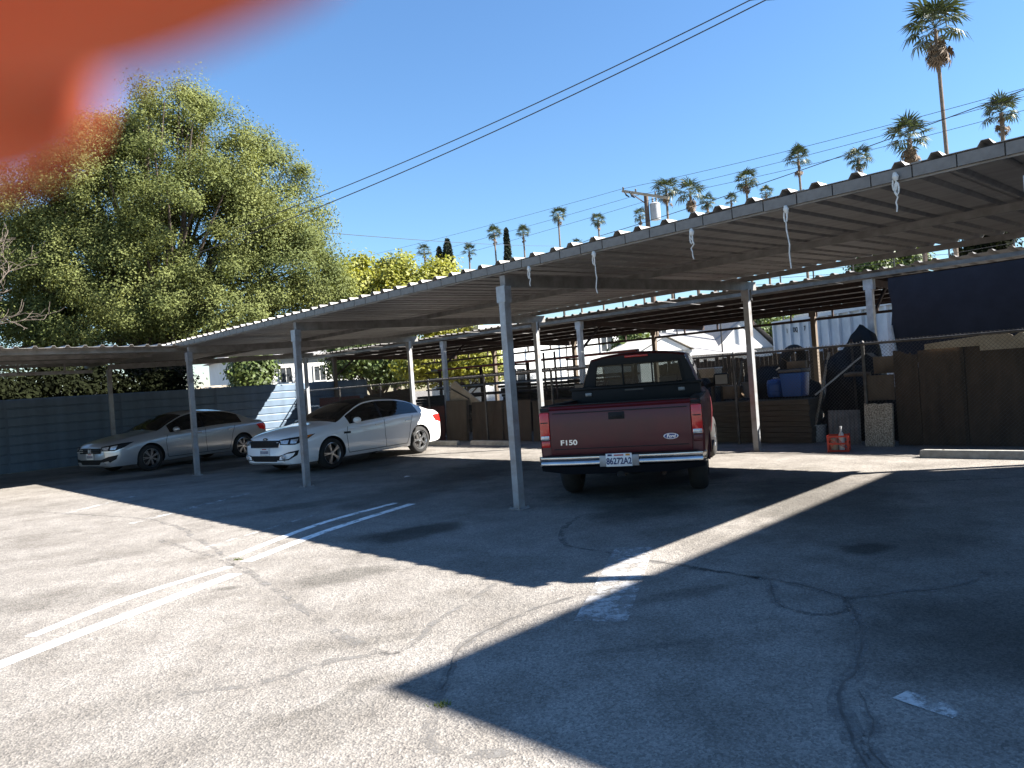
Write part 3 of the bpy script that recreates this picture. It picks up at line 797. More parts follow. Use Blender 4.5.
# pipe rack with pipes
pk = row('pipe_rack', -9.5, 10.2, 0, 'steel pipe rack under the yard carport left of the pickup', 'rack')
for x in (-4.6, -2.4, -.2, 2.0, 3.9):
    MB().box((x, 0, 1.1), (.08, .08, 2.2)).build('upright', rust_m, pk)
    for z in (.9, 1.2, 1.5, 1.8, 2.1):
        MB().box((x, -.34, z), (.06, .6, .05)).build('arm', rust_m, pk)
rr = random.Random(21)
k = 0
words = ['lowest', 'second', 'third', 'fourth', 'top']
wc = [pm('pipe_red', (.30, .06, .035), (.2, .05, .03), 5, .7), rust_m, galv, pm('pipe_brown', (.16, .10, .06), (.10, .06, .04), 5, .7)]
cn = ['red', 'rusty', 'grey', 'brown']
for li, z in enumerate((.9, 1.2, 1.5, 1.8, 2.1)):
    for j in range(5 if li < 4 else 2):
        ci = 0 if (li == 4 and j == 0) else rr.choice([1, 1, 2, 3])
        L = rr.uniform(7.0, 9.2); r = rr.choice([.03, .04, .045]); y = -.58 + j * .115
        o = row('steel_pipe', -9.5, 10.2 + y, z + .027 + r, None)
        pos = ['front', 'second', 'middle', 'fourth', 'rear'][j]
        tag(o, '%s steel pipe lying %s on the %s level of the rack' % (cn[ci], pos, words[li]), 'pipe', 'pipes on the rack')
        dx = rr.uniform(-.3, .5)
        mm = MB(); n = 10; xa, xb = -L / 2 + dx, L / 2 + dx
        rings = [[(x, q * math.cos(2 * math.pi * a / n), q * math.sin(2 * math.pi * a / n)) for a in range(n)] for x, q in ((xa, r * .85), (xa, r), (xb, r), (xb, r * .85), (xa, r * .85))]
        mm.loft(rings, True, False); mm.build('tube', wc[ci], o, smooth=True)
sb = row('ladder', -6.9, 8.2, .0, 'dark upright steel ladder frame beside the pickup cab', 'ladder')
for x in (-.2, .2): MB().box((x, 0, 1.15), (.04, .04, 2.3)).build('rail', rust_m, sb)
for z in range(7): MB().box((0, 0, .3 + z * .3), (.36, .03, .03)).build('rung', rust_m, sb)

# ------------------------------------------------------------------ vehicles
def interp(tab, x):
    """smooth monotone interpolation through (x, v) pairs sorted by x"""
    X = [a for a, _ in tab]; Y = [b for _, b in tab]
    if x <= X[0]: return Y[0]
    if x >= X[-1]: return Y[-1]
    i = max(k for k in range(len(X) - 1) if X[k] <= x)
    h = [X[k + 1] - X[k] for k in range(len(X) - 1)]; d = [(Y[k + 1] - Y[k]) / h[k] for k in range(len(h))]
    def sl(k):
        if k == 0: return d[0]
        if k == len(X) - 1: return d[-1]
        if d[k - 1] * d[k] <= 0: return 0
        return 2 * d[k - 1] * d[k] / (d[k - 1] + d[k])
    t = (x - X[i]) / h[i]; m0, m1 = sl(i) * h[i], sl(i + 1) * h[i]
    return (2 * t**3 - 3 * t**2 + 1) * Y[i] + (t**3 - 2 * t**2 + t) * m0 + (-2 * t**3 + 3 * t**2) * Y[i + 1] + (t**3 - t**2) * m1

class Hull:
    """closed car body lofted along x from tables; faces carry a material slot name"""
    def __init__(s, T, stations, glass):
        s.T = T; names = ['paint', 'windshield', 'rear_window', 'side_window', 'roof']
        vs = []; fs = []; mi = []
        half = None
        for x in stations:
            q = {k: interp(v, x) for k, v in T.items()}
            w_, zb, be, zr, yr, zt = q['w'], q['bot'], q['belt'], q['zr'], q['yr'], q['top']
            mid = zb + (be - zb) * .5
            P = [(0, zb), (.78 * w_, zb), (.93 * w_, zb + .02), (.975 * w_, zb + .09), (.995 * w_, zb + (mid - zb) * .6), (w_, mid), (w_ * .998, mid + (be - mid) * .35),
                 (w_ * .985, mid + (be - mid) * .72), (w_ * .965, be - .025), (w_ * .935, be)]
            a, b = P[-1], (yr, zr)
            for k in (.04, .5, .93, 1): P.append((a[0] + (b[0] - a[0]) * k + .012 * math.sin(math.pi * k), a[1] + (b[1] - a[1]) * k))
            for k in (.12, .4, .7): 
                P.append((yr * (1 - k), zr + (zt - zr) * (1 - (1 - k) ** 2.2)))
            P.append((0, zt))
            ring = [(x, y, z) for y, z in P] + [(x, -y, z) for y, z in P[-2:0:-1]]
            vs.append(ring)
            half = len(P)
        n = len(vs[0]); s.n = n
        flat = [v for r in vs for v in r]
        for i in range(len(stations) - 1):
            xm = (stations[i] + stations[i + 1]) / 2
            for k in range(n):
                k2 = (k + 1) % n
                fs.append((i * n + k, i * n + k2, (i + 1) * n + k2, (i + 1) * n + k))
                kk = k if k < half - 1 else n - 1 - k        # mirrored segment
                mi.append(glass(xm, kk))
        fs.append(tuple(range(n - 1, -1, -1))); mi.append(0)
        fs.append(tuple((len(stations) - 1) * n + k for k in range(n))); mi.append(0)
        s.v, s.f, s.mi = flat, fs, mi
        s.bvh = BVHTree.FromPolygons([Vector(v) for v in flat], fs)
    def cast(s, o, d):
        h = s.bvh.ray_cast(Vector(o), Vector(d)); return h[0], h[1]

def cut_and_split(hull, arches, mats, root, rw=.37, yin=.58):
    """wheel arches by boolean, then one mesh for each slot"""
    me = bpy.data.meshes.new('hull'); me.from_pydata(hull.v, [], hull.f); me.update()
    bm = bmesh.new(); bm.from_mesh(me); bmesh.ops.recalc_face_normals(bm, faces=bm.faces); bm.to_mesh(me); bm.free()
    for k in mats: me.materials.append(mats[k])
    for p, i in zip(me.polygons, hull.mi): p.material_index = i
    o = link('hull', me); cutters = []
    for (x, z, r) in arches:
        for s in (-1, 1):
            m = MB(); n = 28
            m.loft([[(x + r * math.cos(2 * math.pi * k / n), s * y, z + r * math.sin(2 * math.pi * k / n)) for k in range(n)] for y in (yin, 1.3)], True, True)
            c = m.build('cut', dark_m); cutters.append(c)
            md = o.modifiers.new('b', 'BOOLEAN'); md.operation = 'DIFFERENCE'; md.object = c; md.solver = 'EXACT'
            md.material_mode = 'TRANSFER'
    dg = bpy.context.evaluated_depsgraph_get()
    ev = bpy.data.meshes.new_from_object(o.evaluated_get(dg))
    slots = [m.name if m else '' for m in ev.materials]
    keys = list(mats.keys()); out = {}
    groups = {}
    for p in ev.polygons:
        nm = keys[p.material_index] if p.material_index < len(keys) else 'wheel_well'
        groups.setdefault(nm, []).append(tuple(p.vertices))
    co = [v.co.copy() for v in ev.vertices]
    def islands(faces):
        par = {}
        def find(a):
            while par[a] != a: par[a] = par[par[a]]; a = par[a]
            return a
        for f in faces:
            for v in f: par.setdefault(v, v)
            r = find(f[0])
            for v in f[1:]: par[find(v)] = r
        g = {}
        for f in faces: g.setdefault(find(f[0]), []).append(f)
        return list(g.values())
    for nm, faces in groups.items():
        sets = islands(faces) if nm in ('side_window', 'wheel_well') else [faces]
        for F in sets:
            idx = {}; vs = []; fs = []
            for f in F:
                q = []
                for v in f:
                    if v not in idx: idx[v] = len(vs); vs.append(co[v])
                    q.append(idx[v])
                fs.append(q)
            m2 = bpy.data.meshes.new(nm); m2.from_pydata(vs, [], fs); m2.update()
            for p in m2.polygons: p.use_smooth = True
            m2.set_sharp_from_angle(angle=R(38))
            ob = link('body' if nm == 'paint' else nm, m2, mats.get(nm, dark_m), root)
            out.setdefault(nm, []).append(ob)
    bpy.data.objects.remove(o)
    for c in cutters: bpy.data.objects.remove(c)
    return out

def patch(hull, poly, axis, name, mat, parent, off=.006, cuts=3, far=5.0, thick=0, origin=None):
    """surface patch: polygon seen along an axis ('+x' front, '-x' rear, 'y' left, '-y' right), laid on the hull"""
    bm = bmesh.new()
    vsx = [bm.verts.new((a, b, 0)) for a, b in poly]
    bm.faces.new(vsx)
    bmesh.ops.triangulate(bm, faces=bm.faces)
    bmesh.ops.subdivide_edges(bm, edges=bm.edges, cuts=cuts, use_grid_fill=True)
    dg_ = {'dl': 1, 'dr': -1}.get(axis)
    D = Vector((-.7071, -.7071 * dg_, 0)) if dg_ else {'+x': Vector((-1, 0, 0)), '-x': Vector((1, 0, 0)), 'y': Vector((0, -1, 0)), '-y': Vector((0, 1, 0)), 'z': Vector((0, 0, -1))}[axis]
    last = None
    for v in bm.verts:
        a, b = v.co.x, v.co.y
        o = (Vector((-.7071 * a, .7071 * dg_ * a, b)) - D * far) if dg_ else {'+x': Vector((far, a, b)), '-x': Vector((-far, a, b)), 'y': Vector((a, far, b)), '-y': Vector((a, -far, b)), 'z': Vector((a, b, far))}[axis]
        if origin is not None:
            o = Vector(o) ; 
        h, nn = hull.cast(o, D)
        if h is None: h = last if last is not None else Vector((0, 0, .6)); nn = -D
        else: last = h
        v.co = h - D * off
    me = bpy.data.meshes.new(name); bm.to_mesh(me); bm.free()
    for p in me.polygons: p.use_smooth = True
    o = link(name, me, mat, parent)
    if thick:
        pass
    return o
def seam(hull, pts, side, parent, wd=.012, name='panel_gap', mat=None):
    """thin dark gap along (x, z) points on a flank, side +1 left, -1 right"""
    vs = []; fs = []
    P = []
    for (a, b) in zip(pts[:-1], pts[1:]):
        k = max(1, int(math.hypot(b[0] - a[0], b[1] - a[1]) / .06))
        P += [(a[0] + (b[0] - a[0]) * i / k, a[1] + (b[1] - a[1]) * i / k) for i in range(k)]
    P.append(pts[-1])
    for i, (x, z) in enumerate(P):
        q0 = P[max(i - 1, 0)]; q1 = P[min(i + 1, len(P) - 1)]
        dx, dz = q1[0] - q0[0], q1[1] - q0[1]; L = math.hypot(dx, dz) or 1
        nx, nz = -dz / L * wd / 2, dx / L * wd / 2
        for sg in (1, -1):
            h, _ = hull.cast((x + nx * sg, side * 4, z + nz * sg), (0, -side, 0))
            if h is None: h = Vector((x, side * .9, z))
            vs.append((h.x, h.y + side * .003, h.z))
        if i: fs.append((2 * i - 2, 2 * i - 1, 2 * i + 1, 2 * i))
    MB().add(vs, fs).build(name, mat or dark_m, parent)

def wheel(root, x, y, r, wd, rimr, spokes, steer=0, twin=False, rim_mat=None, name='wheel', dished=False):
    s = 1 if y > 0 else -1
    wroot = MB()
    # tyre (the wheel part itself) with rim as its sub-part; local y points outwards
    n = 12; prof = []
    for k in range(n + 1):
        a = math.pi * k / n
        prof.append((rimr + (r - rimr) * min(1, math.sin(a) ** .5), -wd / 2 * math.cos(a)))
    prof += [(rimr * .97, wd / 2 * .75), (rimr * .97, -wd / 2 * .75), prof[0]]
    t = MB().lathe(prof, 36, 'y').build('wheel', rubber_m, root, smooth=True, angle=50)
    t.location = (x, y, r); t.rotation_euler = (0, 0, steer + (0 if s > 0 else math.pi))
    gr = MB()
    for k in range(3):
        yy = (-.3 + .3 * k) * wd
        gr.lathe([(r - .004, yy - .006), (r - .012, yy), (r - .004, yy + .006)], 36, 'y')
    m = MB()
    m.lathe([(rimr, wd * .42), (rimr * .94, wd * .44), (rimr * .90, wd * .36), (rimr * .86, wd * .10)], 32, 'y')
    for k in range(spokes):
        a = 2 * math.pi * k / spokes
        for da in ((-.11, .11) if twin else (0,)):
            p0 = Vector((math.cos(a) * rimr * .12, wd * .36, math.sin(a) * rimr * .12)); p1 = Vector((math.cos(a + da) * rimr * .93, wd * .36, math.sin(a + da) * rimr * .93))
            m.bar(p0, p1, .022 if not twin else .016, .03 if twin else .05, (0, 1, 0))
    m.lathe([(0, wd * .44), (rimr * .17, wd * .43), (rimr * .2, wd * .34)], 18, 'y')
    m.build('rim', rim_mat or rim_m, t, smooth=True, angle=40)
    MB().lathe([(0, wd * .02), (rimr * .7, wd * .02), (rimr * .7, -wd * .1)], 24, 'y').build('brake_disc', zinc_m, t, smooth=True)
    MB().lathe([(0, -wd * .3), (rimr * .96, -wd * .3)], 24, 'y').build('inner_barrel', dark_m, t)
    return t

def ellips(c, s, n=10, m=8):
    rings = []
    for i in range(1, m):
        a = math.pi * i / m
        rings.append([(c[0] + s[0] * math.sin(a) * math.cos(2 * math.pi * k / n), c[1] + s[1] * math.sin(a) * math.sin(2 * math.pi * k / n), c[2] - s[2] * math.cos(a)) for k in range(n)])
    return MB().loft(rings, True, True)

def flat_text(body, size, mat, parent, M, name='lettering', shear=0, sx=1.0, depth=.002):
    me = text_mesh(body, size, depth, shear); me.transform(Matrix.Scale(sx, 4, (1, 0, 0))); 
    o = link(name, me, mat, parent); o.matrix_local = M; return o
def facing(loc, front=True):
    """text plane facing +x (front) or -x (rear)"""
    M = Matrix(((0, 0, 1), (1, 0, 0), (0, 1, 0))) if front else Matrix(((0, 0, -1), (-1, 0, 0), (0, 1, 0)))
    M = M.to_4x4(); M.translation = Vector(loc); return M

def plate(parent, x, y, z, front, text, blurred=False, w_=.305, h_=.152):
    s = 1 if front else -1
    o = MB().box((0, 0, 0), (.006, w_, h_)).build('licence_plate', plate_m, parent, bevel=.002)
    o.location = (x, y, z)
    if blurred:
        for k in range(7):     # characters too small to read in the photograph
            MB().box((s * .0045, s * (-.115 + k * .038), -.008), (.002, .022, .06)).build('character', ink_m, o)
        MB().box((s * .0045, 0, .055), (.002, .14, .018)).build('character', pm('plate_red', (.4, .05, .05), (.4, .05, .05), 5, .5), o)
    else:
        flat_text(text, .104, ink_m, o, facing((s * .0045, 0, -.016), front), 'lettering', 0, .78)
        MB().box((s * .0045, 0, .056), (.002, .11, .016)).build('state_name', pm('plate_red', (.4, .05, .05), (.4, .05, .05), 5, .5), o)
        MB().box((s * .0045, -.105, .058), (.002, .05, .022)).build('sticker', pm('sticker_orange', (.6, .25, .03), (.6, .25, .03), 5, .5), o)
        MB().box((s * .0045, .105, .058), (.002, .05, .022)).build('sticker', ink_m, o)
    return o

def sedan(name, label, loc, ang, paint, kind):
    root = empty(name, (loc[0], loc[1], 0), ang, label, 'car', 'vehicles under the carport')
    T = dict(
        w=[(-2.42, .60), (-2.36, .72), (-2.2, .83), (-1.8, .895), (-1.2, .915), (0, .92), (1.2, .915), (1.75, .90), (2.05, .87), (2.22, .815), (2.34, .73), (2.42, .58)],
        bot=[(-2.42, .34), (-2.3, .26), (-1.9, .22), (1.9, .20), (2.3, .20), (2.42, .26)],
        belt=[(-2.42, .80), (-2.36, .90), (-2.1, .955), (-1.6, .985), (-1, .985), (0, .945), (.9, .90), (1.3, .865), (1.8, .80), (2.15, .75), (2.34, .705), (2.42, .66)],
        top=[(-2.42, .90), (-2.38, .98), (-2.25, 1.035), (-2.0, 1.06), (-1.75, 1.15), (-1.45, 1.285), (-1.1, 1.395), (-.7, 1.445), (-.25, 1.46), (.1, 1.435), (.3, 1.385), (.7, 1.22), (1.12, 1.03), (1.3, 1.0), (1.7, .955), (2.05, .895), (2.25, .835), (2.36, .775), (2.42, .70)],
        zr=[(-2.42, .88), (-2.38, .955), (-2.25, 1.01), (-2.0, 1.035), (-1.75, 1.11), (-1.45, 1.235), (-1.1, 1.34), (-.7, 1.385), (-.25, 1.40), (.1, 1.375), (.3, 1.33), (.7, 1.17), (1.12, .985), (1.3, .955), (1.7, .905), (2.05, .845), (2.25, .795), (2.36, .745), (2.42, .675)],
        yr=[(-2.42, .45), (-2.25, .64), (-2.0, .70), (-1.75, .67), (-1.45, .61), (-1.1, .575), (-.4, .575), (.1, .585), (.3, .60), (.7, .66), (1.12, .735), (1.3, .74), (1.8, .70), (2.2, .60), (2.42, .42)])
    if kind == 'white':
        T['top'] = [(x, z - (.012 if abs(x) < 1.4 else 0)) for x, z in T['top']]; T['zr'] = [(x, z - (.012 if abs(x) < 1.4 else 0)) for x, z in T['zr']]
    st = sorted(set([-2.42, -2.40, -2.36, -2.3] + [-2.25 + i * .075 for i in range(61)] + [2.3, 2.36, 2.40, 2.42, 1.12, .3, -1.1, -1.95]))
    # segments: 9..12 side glass strip, 13..16 top
    def cls(x, k):
        if .30 < x < 1.10 and k >= 13: return 1
        if -1.95 < x < -1.08 and k >= 13: return 2
        if -1.45 < x < .86 and 10 <= k <= 11: return 3
        if -1.10 < x < .32 and k >= 13: return 4
        return 0
    H = Hull(T, st, cls)
    mats = {'paint': paint, 'windshield': carglass_m, 'rear_window': carglass_m, 'side_window': carglass_m, 'roof': navy_m if kind == 'white' else paint}
    mats = {k: (v.copy() if list(mats.values()).count(v) > 1 else v) for k, v in mats.items()}
    cut_and_split(H, [(1.40, .335, .375), (-1.40, .335, .375)], mats, root)
    for s in (-1, 1):
        # doors, pillar, sill
        seam(H, [(.92, .86), (.98, .70), (.95, .36), (.93, .30)], s, root)
        seam(H, [(-.20, .93), (-.18, .60), (-.22, .30)], s, root)
        seam(H, [(-1.16, .95), (-1.05, .72), (-.98, .45), (-.92, .30)], s, root)
        seam(H, [(.93, .30), (-.92, .30)], s, root)
        seam(H, [(-.17, .97), (-.19, 1.33)], s, root, .07, 'door_pillar', black_m)
        seam(H, [(1.0, .42), (.2, .40), (-.9, .44)], s, root, .018, 'sill_crease', mats['paint'])
        for x in (.02, -.98):
            h, _ = H.cast((x, s * 4, .84), (0, -s, 0))
            MB().box((0, 0, 0), (.19, .03, .032)).build('door_handle', mats['paint'] if kind == 'white' else chrome_m, root, bevel=.01).location = (x, h.y + s * .016, .84)
        m = ellips((0, 0, 0), (.075, .11, .07)); o = m.build('mirror', mats['paint'], root, smooth=True); o.location = (.72, s * .985, .985)
        MB().box((.0, -s * .09, -.04), (.05, .12, .03)).build('stalk', black_m, o)
        if kind == 'white':
            seam(H, [(1.06, .74), (.86, .735)], s, root, .045, 'fender_vent', black_m)
            head = [(2.27, .62), (2.02, .66), (1.78, .745), (1.72, .80), (1.95, .755), (2.25, .70)]
        else:
            head = [(2.26, .60), (2.05, .63), (1.80, .71), (1.74, .77), (1.95, .75), (2.25, .70)]
        ax = 'dl' if s > 0 else 'dr'
        up_ = .012 if kind == 'white' else 0
        hl = patch(H, [(-1.375, .715 + up_), (-1.36, .615 + up_), (-1.05, .60 + up_), (-.86, .665 + up_), (-.66, .785 + up_), (-.88, .775), (-1.15, .745 + up_)], ax, 'headlight', black_m, root, .007, 4)
        patch(H, [(-1.345, .695 + up_), (-1.335, .635 + up_), (-1.20, .625 + up_), (-1.17, .71 + up_)], ax, 'lamp', clear_lens, hl, .012, 2)
        patch(H, [(-1.13, .71 + up_), (-1.15, .63 + up_), (-1.03, .63 + up_), (-.98, .73)], ax, 'lamp', clear_lens, hl, .012, 2)
        if kind == 'white':
            patch(H, [(-.95, .70), (-.92, .68), (-.70, .79), (-.80, .775)], ax, 'turn_signal', amber_lens, hl, .012, 2)
        else:
            patch(H, [(-1.37, .61), (-1.36, .585), (-1.05, .575), (-.84, .645), (-.86, .665), (-1.05, .598)], ax, 'chrome_strip', letter_m, hl, .012, 2)
        patch(H, [(-2.36, .80), (-2.30, .70), (-2.02, .76), (-1.90, .90), (-2.1, .92), (-2.34, .90)], 'y' if s > 0 else '-y', 'tail_light', red_lens, root, .008, 2)
        patch(H, [(-1.42, .30), (-1.40, .40), (-1.20, .47), (-.98, .50), (-1.02, .40), (-1.2, .31)], ax, 'fog_recess', black_m, root, .006, 3)
        patch(H, [(-1.40, .315), (-1.38, .385), (-1.22, .44), (-1.06, .455), (-1.1, .40), (-1.2, .335)] if kind == 'white' else [(-1.43, .30), (-1.41, .34), (-1.2, .36), (-1.15, .31)], ax, 'fog_surround', mats['paint'], root, .010, 3)
        if kind == 'white':
            MB().lathe([(0, .02), (.05, .015), (.06, 0)], 14, 'y').build('fog_lamp', clear_lens, root, smooth=True).matrix_local = Matrix.Translation((H.cast((5, s * .58, .375), (-1, 0, 0))[0].x + .005, s * .58, .375)) @ Matrix.Rotation(-math.pi / 2, 4, 'Z')
    # front face
    gz = (.575, .715) if kind == 'white' else (.555, .685)
    g = patch(H, [(-.50, gz[1]), (-.45, gz[0]), (.45, gz[0]), (.50, gz[1])], '+x', 'grille', black_m, root, .007, 4)
    for zz in ([.60, .645] if kind != 'white' else []):
        h, _ = H.cast((5, 0, zz), (-1, 0, 0))
        for k in range(6):
            ya, yb = -.45 + k * .15, -.30 + k * .15
            ha, hb = H.cast((5, ya, zz), (-1, 0, 0))[0], H.cast((5, yb, zz), (-1, 0, 0))[0]
            MB().bar(ha + Vector((.014, 0, 0)), hb + Vector((.014, 0, 0)), .01, .014).build('grille_bar', chrome_m if k else letter_m, g)
    if kind == 'white':
        def edge(y, z): return H.cast((5, y, z), (-1, 0, 0))[0] + Vector((.012, 0, 0))
        loop = [edge(y, gz[1]) for y in (-.50, -.33, -.16, 0, .16, .33, .50)] + [edge(y, gz[0]) for y in (.45, .3, .15, 0, -.15, -.3, -.45)]
        MB().tube(loop + [loop[0]], .008, 6).build('grille_surround', chrome_m, g, smooth=True)
    patch(H, [(-.60, .28), (-.52, .40), (.52, .40), (.60, .28)], '+x', 'lower_intake', black_m, root, .006, 3)
    hx = H.cast((5, 0, .47), (-1, 0, 0))[0].x
    plate(root, hx + .02, 0, .485, True, '', True)
    # badges
    bx = H.cast((5, 0, .62), (-1, 0, 0))[0].x
    if kind == 'white':
        b = MB(); n = 24
        hz = H.cast((5, 0, .742), (-1, 0, 0))[0]
        b.loft([[(hz.x + d_, .075 * q * math.cos(2 * math.pi * k / n), .742 + .030 * q * math.sin(2 * math.pi * k / n)) for k in range(n)] for d_, q in ((0, 1), (.014, 1), (.016, .9))], True, True)
        bo_ = b.build('badge', navy_m, root)
        flat_text('KIA', .045, letter_m, bo_, facing((hz.x + .0165, 0, .742), True), 'lettering', 0, 1.1, .001)
    else:
        b = MB()
        for yy in (-.042, .042): b.bar((bx + .025, yy * .85, .575), (bx + .025, yy, .67), .012, .018, (1, 0, 0))
        b.box((bx + .025, 0, .622), (.010, .07, .018))
        b.build('badge', letter_m, root)
    rx = -2.43
    plate(root, H.cast((-5, 0, .72), (1, 0, 0))[0].x - .01, 0, .72, False, '', True)
    for i, (x, s) in enumerate(((1.40, 1), (1.40, -1), (-1.40, 1), (-1.40, -1))):
        wheel(root, x, s * .80, .335, .215, .235, 5 if kind == 'white' else 7, 0, True, rim_m)
    # dark underbody and cabin
    MB().box((0, 0, .30), (4.2, 1.12, .16)).build('underbody', dark_m, root)
    for s in (-1, 1):
        MB().box((-.1, s * .36, .82), (.16, .46, .62)).build('seat', black_m, root, bevel=.05)
    MB().box((-.95, 0, .85), (.16, 1.2, .5)).build('seat', black_m, root, bevel=.05)
    MB().box((.85, 0, .85), (.3, 1.3, .14)).build('dashboard', black_m, root, bevel=.03)
    return root
sedan('sedan', 'silver sedan parked under the carport beside the blue fence', (-9.215, 20.28), -2.1178, silver_m, 'silver')
sedan('sedan', 'white sedan with black roof parked under the carport', (-3.847, 17.39), -2.177, white_m, 'white')

# pickup: origin on the ground below the rear axle, x forward
def pickup(loc, ang):
    root = empty('pickup_truck', (loc[0], loc[1], 0), ang, 'dark red pickup truck with black toolbox seen from behind', 'pickup truck', 'vehicles under the carport')
    R_ = .37; WB = 3.53
    T = dict(
        w=[(1.10, .93), (1.2, .955), (2.0, .965), (3.0, .965), (3.9, .955), (4.25, .90), (4.42, .80), (4.46, .72)],
        bot=[(1.1, .42), (4.0, .42), (4.46, .45)],
        belt=[(1.1, 1.27), (2.0, 1.26), (2.9, 1.22), (3.4, 1.16), (4.2, 1.08), (4.40, 1.0), (4.46, .92)],
        top=[(1.10, 1.84), (1.16, 1.875), (1.3, 1.885), (2.0, 1.885), (2.3, 1.86), (2.45, 1.81), (2.9, 1.53), (3.2, 1.345), (3.4, 1.30), (4.1, 1.21), (4.38, 1.10), (4.46, .98)],
        zr=[(1.10, 1.77), (1.16, 1.80), (1.3, 1.81), (2.0, 1.81), (2.3, 1.79), (2.45, 1.74), (2.9, 1.46), (3.2, 1.27), (3.4, 1.22), (4.1, 1.14), (4.38, 1.05), (4.46, .95)],
        yr=[(1.10, .69), (1.3, .71), (2.2, .71), (2.45, .73), (2.9, .78), (3.2, .82), (4.1, .78), (4.46, .60)])
    st = sorted(set([1.10, 1.13, 1.16] + [1.2 + i * .1 for i in range(32)] + [4.36, 4.40, 4.44, 4.46, 2.45, 3.2]))
    def cls(x, k):
        if 2.45 < x < 3.2 and k >= 13: return 1
        if 1.28 < x < 2.95 and 10 <= k <= 11: return 3
        return 0
    H = Hull(T, st, cls)
    m_p = maroon_m.copy(); m_u = navy_m
    mats = {'paint': m_p, 'windshield': rearglass_m, 'rear_window': rearglass_m.copy(), 'side_window': rearglass_m.copy(), 'roof': m_p.copy()}
    # the painted cab is hollow in the photograph: the rear panes are let into its back wall
    cut_and_split(H, [(WB, R_, .45)], mats, root, yin=.60)
    body = [c for c in root.children if c.name.startswith('body')][0]
    # open the back wall for the panes
    me = body.data
    bm = bmesh.new(); bm.from_mesh(me)
    cap = [f for f in bm.faces if len(f.verts) > 20 and abs(f.calc_center_median().x - 1.10) < .01]
    ex = [v.co.copy() for f in cap for v in f.verts]
    bmesh.ops.delete(bm, geom=cap, context='FACES'); bm.to_mesh(me); bm.free()
    # back wall as a frame round the window hole
    hole = [(-.66, 1.36), (.66, 1.36), (.60, 1.72), (-.60, 1.72)]
    m = MB(); X = 1.10
    def hw(z):
        if z <= 1.27: return .93 * .96
        return .87 + (.69 - .87) * (z - 1.27) / .50
    rowsz = [.42, .8, 1.27, 1.36]
    for a, b in zip(rowsz[:-1], rowsz[1:]):
        m.add([(X, -hw(a), a), (X, hw(a), a), (X, hw(b), b), (X, -hw(b), b)], [(0, 1, 2, 3)])
    def hy(z): return .66 - .06 * (z - 1.36) / .36
    for s in (-1, 1):
        m.add([(X, s * hy(1.36), 1.36), (X, s * hw(1.36), 1.36), (X, s * hw(1.72), 1.72), (X, s * hy(1.72), 1.72)], [(0, 1, 2, 3)])
    m.add([(X, -hw(1.72), 1.72), (X, hw(1.72), 1.72), (X, .69, 1.77), (X, .5, 1.81), (X, .2, 1.838), (X, -.2, 1.838), (X, -.5, 1.81), (X, -.69, 1.77)], [(0, 1, 2, 3, 4, 5, 6, 7)])
    bw = m.build('cab_back', navy_m, root)
    for s in (-1, 1):
        MB().bar((X - .006, s * .66, 1.36), (X - .006, s * .60, 1.72), .03, .03).build('window_seal', black_m, bw)
        MB().bar((X - .006, s * .215, 1.36), (X - .006, s * .215, 1.72), .022, .022).build('window_divider', black_m, bw)
    for z, q in ((1.36, .66), (1.72, .60)): MB().bar((X - .006, -q, z), (X - .006, q, z), .03, .03).build('window_seal', black_m, bw)
    for a, b in ((-.66, -.215), (-.215, .215), (.215, .66)):
        a2, b2 = [(.60 if abs(v) > .5 else .215) * (1 if v > 0 else -1) for v in (a, b)]
        MB().add([(X + .004, a, 1.36), (X + .004, b, 1.36), (X + .004, b2, 1.72), (X + .004, a2, 1.72)], [(0, 1, 2, 3)]).build('rear_pane', rearglass_m, bw)
    o = MB().box((1.13, 0, 1.815), (.05, .34, .032)).build('brake_light', red_lens, root, bevel=.008)
    o.location = (-.045, 0, 0)
    # bench, headrests, wheel seen through the glass
    MB().box((1.55, 0, 1.05), (.18, 1.5, .58)).build('seat_back', pm('tan_cloth', (.30, .24, .17), (.24, .19, .13), 8, .9), root, bevel=.05)
    for y in (-.4, .4): MB().box((1.55, y, 1.42), (.10, .26, .16)).build('headrest', MATS['tan_cloth'], root, bevel=.04)
    MB().box((2.9, 0, 1.12), (.4, 1.5, .2)).build('dashboard', black_m, root, bevel=.04)
    # bed sides with arches
    m = MB(); n = 40
    for s in (-1, 1):
        prof = [(.955, .50), (.975, .62), (.982, .8), (.975, .93), (.960, 1.0), (.962, 1.10), (.955, 1.19), (.93, 1.215), (.84, 1.215), (.83, 1.19), (.83, .62), (.90, .5)]
        xs_ = [-1.10, -1.07] + [-1.0 + i * .1 for i in range(21)] + [1.03, 1.05]
        rings = []
        for x in xs_:
            k = .975 if x < -1.08 else 1
            bul = .022 * max(0, 1 - ((x) / .62) ** 2)            # swell of the wheel arch
            rings.append([(x, s * (y * k + (bul if q < 6 else 0)), z) for q, (y, z) in enumerate(prof)])
        mm = MB().loft(rings, True, True)
        hm = mm.build('tmp', m_p); c = MB()
        c.loft([[(.43 * math.cos(2 * math.pi * k / 28), s * y, R_ + .43 * math.sin(2 * math.pi * k / 28)) for k in range(28)] for y in (.6, 1.3)], True, True)
        co_ = c.build('cut', dark_m); md = hm.modifiers.new('b', 'BOOLEAN'); md.object = co_; md.operation = 'DIFFERENCE'; md.solver = 'EXACT'
        ev = bpy.data.meshes.new_from_object(hm.evaluated_get(bpy.context.evaluated_depsgraph_get()))
        for p in ev.polygons: p.use_smooth = True
        ev.set_sharp_from_angle(angle=R(30)); ev.materials.clear()
        bpy.data.objects.remove(hm); bpy.data.objects.remove(co_)
        bs = link('bed_side', ev, m_p, root)
